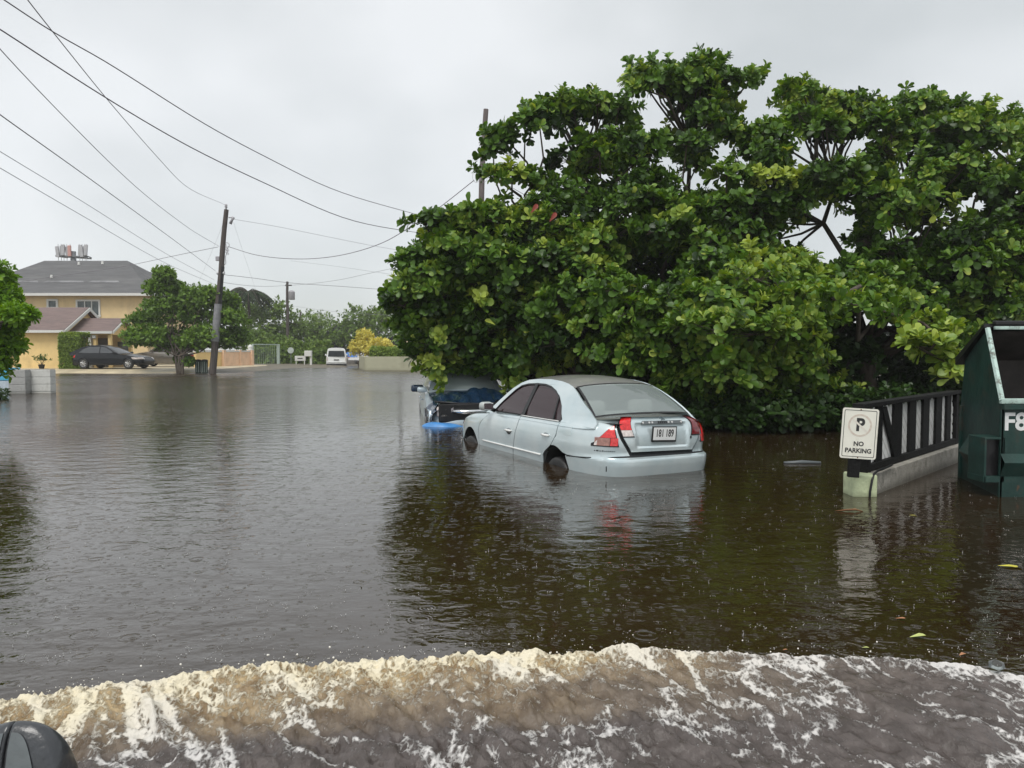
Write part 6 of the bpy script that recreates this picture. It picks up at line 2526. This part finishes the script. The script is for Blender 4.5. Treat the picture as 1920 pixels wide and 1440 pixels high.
pE = pole('thin pole tip beside the leftmost leaves of the big tree', P(749, 655, 58), P(749.5, 529, 58), .12, .10)

WIREM = mat('cable_sheath', (.15, .13, .155), rough=.6)
WTHIN = mat('thin_cable', (.26, .26, .28), rough=.6)


def wire(label, pts_, D0, D1, r, m_=WIREM):
    """pts_: picture points; distance runs along a straight line in plan, so 1/D is linear in u"""
    u0, u1 = pts_[0][0], pts_[-1][0]
    c_ = []
    for i in range(41):
        u = u0 + (u1 - u0) * i / 40
        if u1 > u0:
            v = spl(u, pts_)
        else:
            v = spl(u, list(reversed(pts_)))
        t = (u - u0) / (u1 - u0)
        D_ = 1 / ((1 - t) / D0 + t / D1)
        c_.append(P(u, v, D_))
    o = MB().tube(c_, r * .72, 5).build('power_line', m_, None, smooth=True)
    o.data.transform(Matrix.Translation(-c_[0]))
    o.location = c_[0]
    tag(o, label, 'overhead wire', 'overhead wires')


wire('uppermost overhead wire, entering at the top left corner and running to the big tree', [(-40, -32), (8, 0), (95, 57), (200, 117), (380, 230), (500, 295), (625, 355), (770, 399), (900, 432)], 9, 30, .0115)
wire('second overhead wire, nearly parallel below the uppermost one', [(-40, 30), (0, 55), (195, 181), (350, 272), (500, 345), (650, 410), (795, 438), (900, 452)], 9, 30, .0125)
wire('steep wire from the top edge down to the insulator on top of the leaning pole', [(30, -30), (52, 0), (100, 61), (200, 185), (300, 300), (350, 350), (422, 384)], 10, 44, .011)
wire('wire from the left edge that meets the leaning pole below its fuse switch', [(-30, 52), (0, 92), (125, 224), (250, 346), (350, 425), (411, 462)], 12, 44, .012)
wire('wire from the left edge to the pale clamp halfway up the leaning pole', [(-30, 192), (0, 215), (150, 322), (300, 431), (404, 508)], 12, 44, .014)
wire('faint wire crossing over the right slope of the grey roof, upper of two', [(-20, 271), (0, 284), (150, 375), (300, 469), (402, 525)], 14, 44, .010, WTHIN)
wire('faint wire crossing over the right slope of the grey roof, lower of two', [(-20, 303), (0, 315), (150, 402), (300, 488), (402, 533)], 14, 44, .010, WTHIN)
wire('thick sagging cable between the leaning pole and the tall pole behind the tree', [(427, 462), (480, 478), (540, 485), (600, 484), (660, 474), (720, 454), (770, 425), (820, 392), (889, 338)], 44, 30, .022)
wire('cable from the leaning pole down left across the grey roof', [(20, 531), (100, 519), (170, 509), (240, 498), (330, 479), (409, 463)], 60, 44, .020)
wire('thin wire from the fuse switch to the leaves of the big tree', [(438, 411), (520, 425), (600, 441), (690, 459), (800, 478)], 44, 52, .014, WTHIN)
wire('line from the pale clamp past the transformer pole to the big tree', [(420, 515), (480, 522), (540, 530), (640, 537), (760, 546)], 44, 58, .018)
wire('line dipping at the transformer pole and climbing right to the big tree', [(545, 535), (590, 531), (640, 524), (690, 513), (760, 498)], 75, 58, .020, WTHIN)
wire('short line from the leaning pole to the crossarm of the transformer pole', [(414, 529), (460, 535), (500, 537), (540, 535)], 44, 75, .018, WTHIN)
wire('faint middle line between the thin wire and the transformer pole line', [(545, 489), (620, 498), (690, 508), (760, 518)], 70, 60, .013, WTHIN)
wire('lowest line, over the far treetops right of the transformer pole', [(545, 573), (600, 581), (660, 587), (740, 592)], 75, 60, .014, WTHIN)
wire('very faint guy wire from the leaning pole top toward the palm', [(438, 417), (455, 470), (475, 530), (480, 545)], 44, 60, .007, WTHIN)
wire('very faint guy wire left of the leaning pole', [(368, 540), (385, 500), (402, 460), (420, 415)], 52, 44, .007, WTHIN)
wire('short cable from the tall pole down into the crown of the big tree', [(911, 330), (930, 338), (960, 352), (1000, 375)], 30, 26, .014)

# ================================================================== TREES FURTHER BACK
MIDL = leaf_mat('mid_leaf', (.045, .095, .012), (.155, .27, .036), (.34, .46, .08), rough=.45, trans=.25, spec=.35)
FARL = leaf_mat('far_leaf', (.055, .10, .022), (.14, .22, .045), (.28, .36, .09), rough=.6, trans=.2, spec=.2)
FARD = leaf_mat('far_dark_leaf', (.014, .026, .012), (.030, .050, .020), (.07, .10, .04), rough=.6, trans=.15, spec=.2)
YELL = leaf_mat('yellow_leaf', (.36, .34, .07), (.70, .65, .17), (.85, .80, .30), rough=.5, trans=.3, spec=.2)
BRIGHT = leaf_mat('bright_leaf', (.05, .12, .008), (.15, .30, .018), (.34, .50, .06), rough=.4, trans=.35, spec=.35)

# bushy tree at the pole
b_ = P(342, 703, 43.9)


def rel(u, v, D, b__):
    q = P(u, v, D)
    return (q.x - b__.x, q.y - b__.y, q.z - b__.z)


cr_ = []
for (u, v, r, rz) in ((308, 515, .7, .55), (298, 540, .7, .5), (322, 540, .6, .4), (350, 560, 1.2, .8), (390, 558, 1.2, .8), (425, 565, .8, .6), (300, 575, 1.3, .9), (350, 590, 1.5, 1.1), (400, 590, 1.4, 1.0), (435, 600, 1.1, .9), (270, 600, .9, .6),
                      (260, 630, .9, .55), (300, 630, 1.3, .9), (350, 635, 1.4, .9), (400, 635, 1.4, .9), (440, 630, 1.1, .8), (275, 638, .9, .4), (325, 645, 1.1, .4), (375, 642, 1.1, .4), (425, 640, 1.0, .4), (340, 672, .35, .5), (352, 678, .3, .5)):
    x, y, z = rel(u, v, 44.2 + random.uniform(-.5, 1.2), b_)
    cr_.append((x, y, z, r, rz))
tree('bushy_tree', 'bushy green tree with several stems at the water edge, left of the leaning pole', tuple(b_), cr_, MIDL, 1.1, .09, .26, 30, 5, None, (0, 0), 'tree', 5, 3, dens=1.45)
# leaves and stems low down on the trunk
# bright tree at the left edge
b_ = Vector((P(-70, 700, 14.5).x, 14.5, -.3))
cr_ = []
for (u, v, r, rz) in ((-30, 520, .5, .35), (-60, 560, .7, .5), (0, 590, .42, .3), (-40, 620, .6, .4), (25, 610, .28, .25), (5, 650, .40, .25), (-50, 680, .5, .3), (-5, 555, .35, .3), (35, 590, .20, .16), (-100, 600, .8, .8), (-15, 680, .25, .16)):
    x, y, z = rel(u, v, 14.5 + random.uniform(-.3, .4), b_)
    cr_.append((x, y, z, r, rz))
tree('edge_tree', 'bright green drooping tree cut off by the left edge', tuple(b_), cr_, BRIGHT, 1.5, .10, .17, 38, 6, None, (0, 0), 'tree', 2, 4, .10, .5, LEAF_T * np.array([1, .6, 1]), LEAF_Q)
b_ = Vector((P(-25, 745, 21).x, 21, -.1))
tree('dark_bush', 'dark low bush standing in the water at the left edge', tuple(b_), [(-.1, 0, .25, .5, .35)], DARKLEAF, .3, .05, .16, 26, 5, None, (0, 0), 'bush', 3, 4)

far = [
    # u, v-centre, D, rx, rz, leaf, label
    ('far_tree', 'green rounded tree right of the bushy tree, below the palm', 85, [(455, 600, 3.0, 2.2), (430, 585, 2.5, 1.8), (480, 590, 2.4, 1.8)], FARL),
    ('far_tree', 'broad green tree behind the transformer pole', 82, [(515, 585, 2.6, 1.8), (545, 605, 2.6, 2.0), (500, 620, 2.6, 2.0), (530, 630, 2.6, 1.8)], FARL),
    ('far_tree', 'small dark green tree left of the dark gap, above the post box', 86, [(580, 620, 2.4, 1.9), (565, 645, 2.4, 1.6), (595, 640, 2.2, 1.6)], FARL),
    ('far_tree', 'domed hazy treetop beyond the dark gap in the street', 115, [(590, 605, 4.5, 2.2), (615, 612, 4.0, 2.0), (635, 622, 3.5, 2.0)], FARL),
    ('far_tree', 'very dark tree filling the gap left of the white minivan', 92, [(600, 640, 3.0, 2.6), (622, 636, 2.6, 2.4), (610, 658, 3.0, 1.4), (585, 655, 2.4, 1.6), (642, 650, 2.0, 1.6)], FARD),
    ('far_tree', 'tall olive green tree behind the yellow shrubs', 88, [(675, 598, 2.8, 1.8), (705, 600, 2.6, 1.8), (660, 625, 2.6, 2.2), (730, 605, 2.4, 2.0), (690, 625, 3.0, 2.0), (720, 630, 3.0, 2.0), (652, 640, 2.2, 1.8)], FARL),
    ('far_tree', 'leafy tree hanging over the gate frame', 72, [(470, 635, 2.0, 1.4), (500, 645, 1.8, 1.1), (445, 640, 2.2, 1.4), (520, 650, 1.5, .9)], FARL),
    ('far_tree', 'dark tree in the distance just right of the bungalow porch', 74, [(265, 640, 2.0, 1.6), (290, 650, 2.2, 1.4), (330, 640, 2.4, 1.6)], FARD),
]
for i, (nm, lb, D_, cl, lm) in enumerate(far):
    us = sum(c[0] for c in cl) / len(cl)
    b_ = Vector((P(us, 660, D_).x, D_, .1))
    cr_ = []
    for (u, v, r, rz) in cl:
        x, y, z = rel(u, v, D_ + random.uniform(-1, 1), b_)
        cr_.append((x, y, z, r, rz))
    tree(nm, lb, tuple(b_), cr_, lm, 2.2, .22, .42, 24, 5, 'trees at the far end of the street', (0, 0), 'tree', 1, i + 20, .14)
# yellow shrubs
for i, (lb, cl, D_) in enumerate((('taller golden yellow shrub, nearer the blue tarpaulin', [(678, 632, 1.0, .8), (672, 655, 1.0, .7), (690, 650, 1.0, .8)], 60), ('lower golden yellow shrub above the hedge', [(712, 648, .9, .6), (725, 655, .8, .5), (700, 660, .8, .5), (735, 660, .5, .4)], 59))):
    us = sum(c[0] for c in cl) / len(cl)
    b_ = Vector((P(us, 660, D_).x, D_, -.1))
    tree('golden_shrub', lb, tuple(b_), [(*rel(u, v, D_, b_), r, rz) for u, v, r, rz in cl], YELL, .6, .06, .26, 24, 5, 'golden shrubs behind the hedge', (0, 0), 'shrub', 4, i + 40, .16, .5)
# weeds by the sign
b_ = Vector((P(510, 670, 66).x, 66, -.1))
box_leaves('creeper_mass', 'green creepers and weeds behind the gate frame and small signs', P(470, 670, 66).x, P(610, 670, 66).x, 66, 68, .0, 1.5, 3000, .34, FARL, 'creeper', .3)


def palm(name, label, base, h_, fr_, m_, n=17, lean=(0, 0)):
    root = empty(name, tuple(base))
    tag(root, label, 'palm')
    top = np.array([lean[0], lean[1], h_])
    V_, Q_ = tube_np(curve_segs((0, 0, -.2), top, .2, .13, 8, .01), 10)
    fast_mesh('trunk', V_, Q_, BARK, root, smooth=True)
    P_, A_, Nn, L_, W_ = [], [], [], [], []
    rib = []
    for i in range(n):
        az = i * 2.4 + rng.uniform(-.2, .2)
        el = rng.uniform(-.15, 1.15)
        d = np.array([math.cos(az), math.sin(az), 0])
        prev = top
        for j in range(13):
            t = (j + 1) / 13
            p_ = top + d * fr_ * math.cos(el * (1 - t * .3)) * t + np.array([0, 0, fr_ * (math.sin(el) * t - .75 * t * t)])
            tang = unit(p_ - prev)
            sidev = unit(np.cross(tang, [0, 0, 1]))
            for s_ in (1, -1):
                P_.append(p_)
                A_.append(sidev * s_ * .8 + tang * .55 + np.array([0, 0, -.55]))
                Nn.append([0, 0, 1])
                L_.append(fr_ * .42 * math.sin(PI * (.15 + .8 * t)) ** .6)
                W_.append(fr_ * .42)
            rib.append((prev, p_, .03, .02))
            prev = p_
    make_leaves('fronds', np.array(P_), np.array(A_), np.array(Nn, float), np.array(L_), np.array(W_), np.clip(rng.normal(.4, .2, len(P_)), 0, 1), m_, root, BLADE_T, CARD_Q, False)
    V_, Q_ = tube_np(rib, 4)
    fast_mesh('frond_ribs', V_, Q_, BARK, root)


b_ = Vector((P(468, 660, 80).x, 80, 0))
palm('coconut_palm', 'coconut palm rising above the trees between the two left poles', b_, P(468, 549, 80).z, 2.6, FARD, 19)
b_ = Vector((P(645, 640, 108).x, 108, 0))
palm('coconut_palm', 'thin palm with sparse fronds far beyond the white minivan', b_, P(640, 612, 108).z, 2.4, FARD, 9)

# haze: rainy air
mb = MB()
mb.box((0, 55, 14), (260, 170, 30))
hz = mb.build('haze', mat('haze_tmp', (.5, .5, .5)), None)
hm = bpy.data.materials.new('rain_haze')
hm.use_nodes = True
hm.node_tree.nodes.clear()
ho = hm.node_tree.nodes.new('ShaderNodeOutputMaterial')
pv = hm.node_tree.nodes.new('ShaderNodeVolumePrincipled')
pv.inputs['Color'].default_value = (1, 1, 1, 1)
pv.inputs['Density'].default_value = .0009
pv.inputs['Anisotropy'].default_value = .2
hm.node_tree.links.new(pv.outputs[0], ho.inputs['Volume'])
hz.data.materials.clear()
hz.data.materials.append(hm)
tag(hz, kind='stuff')
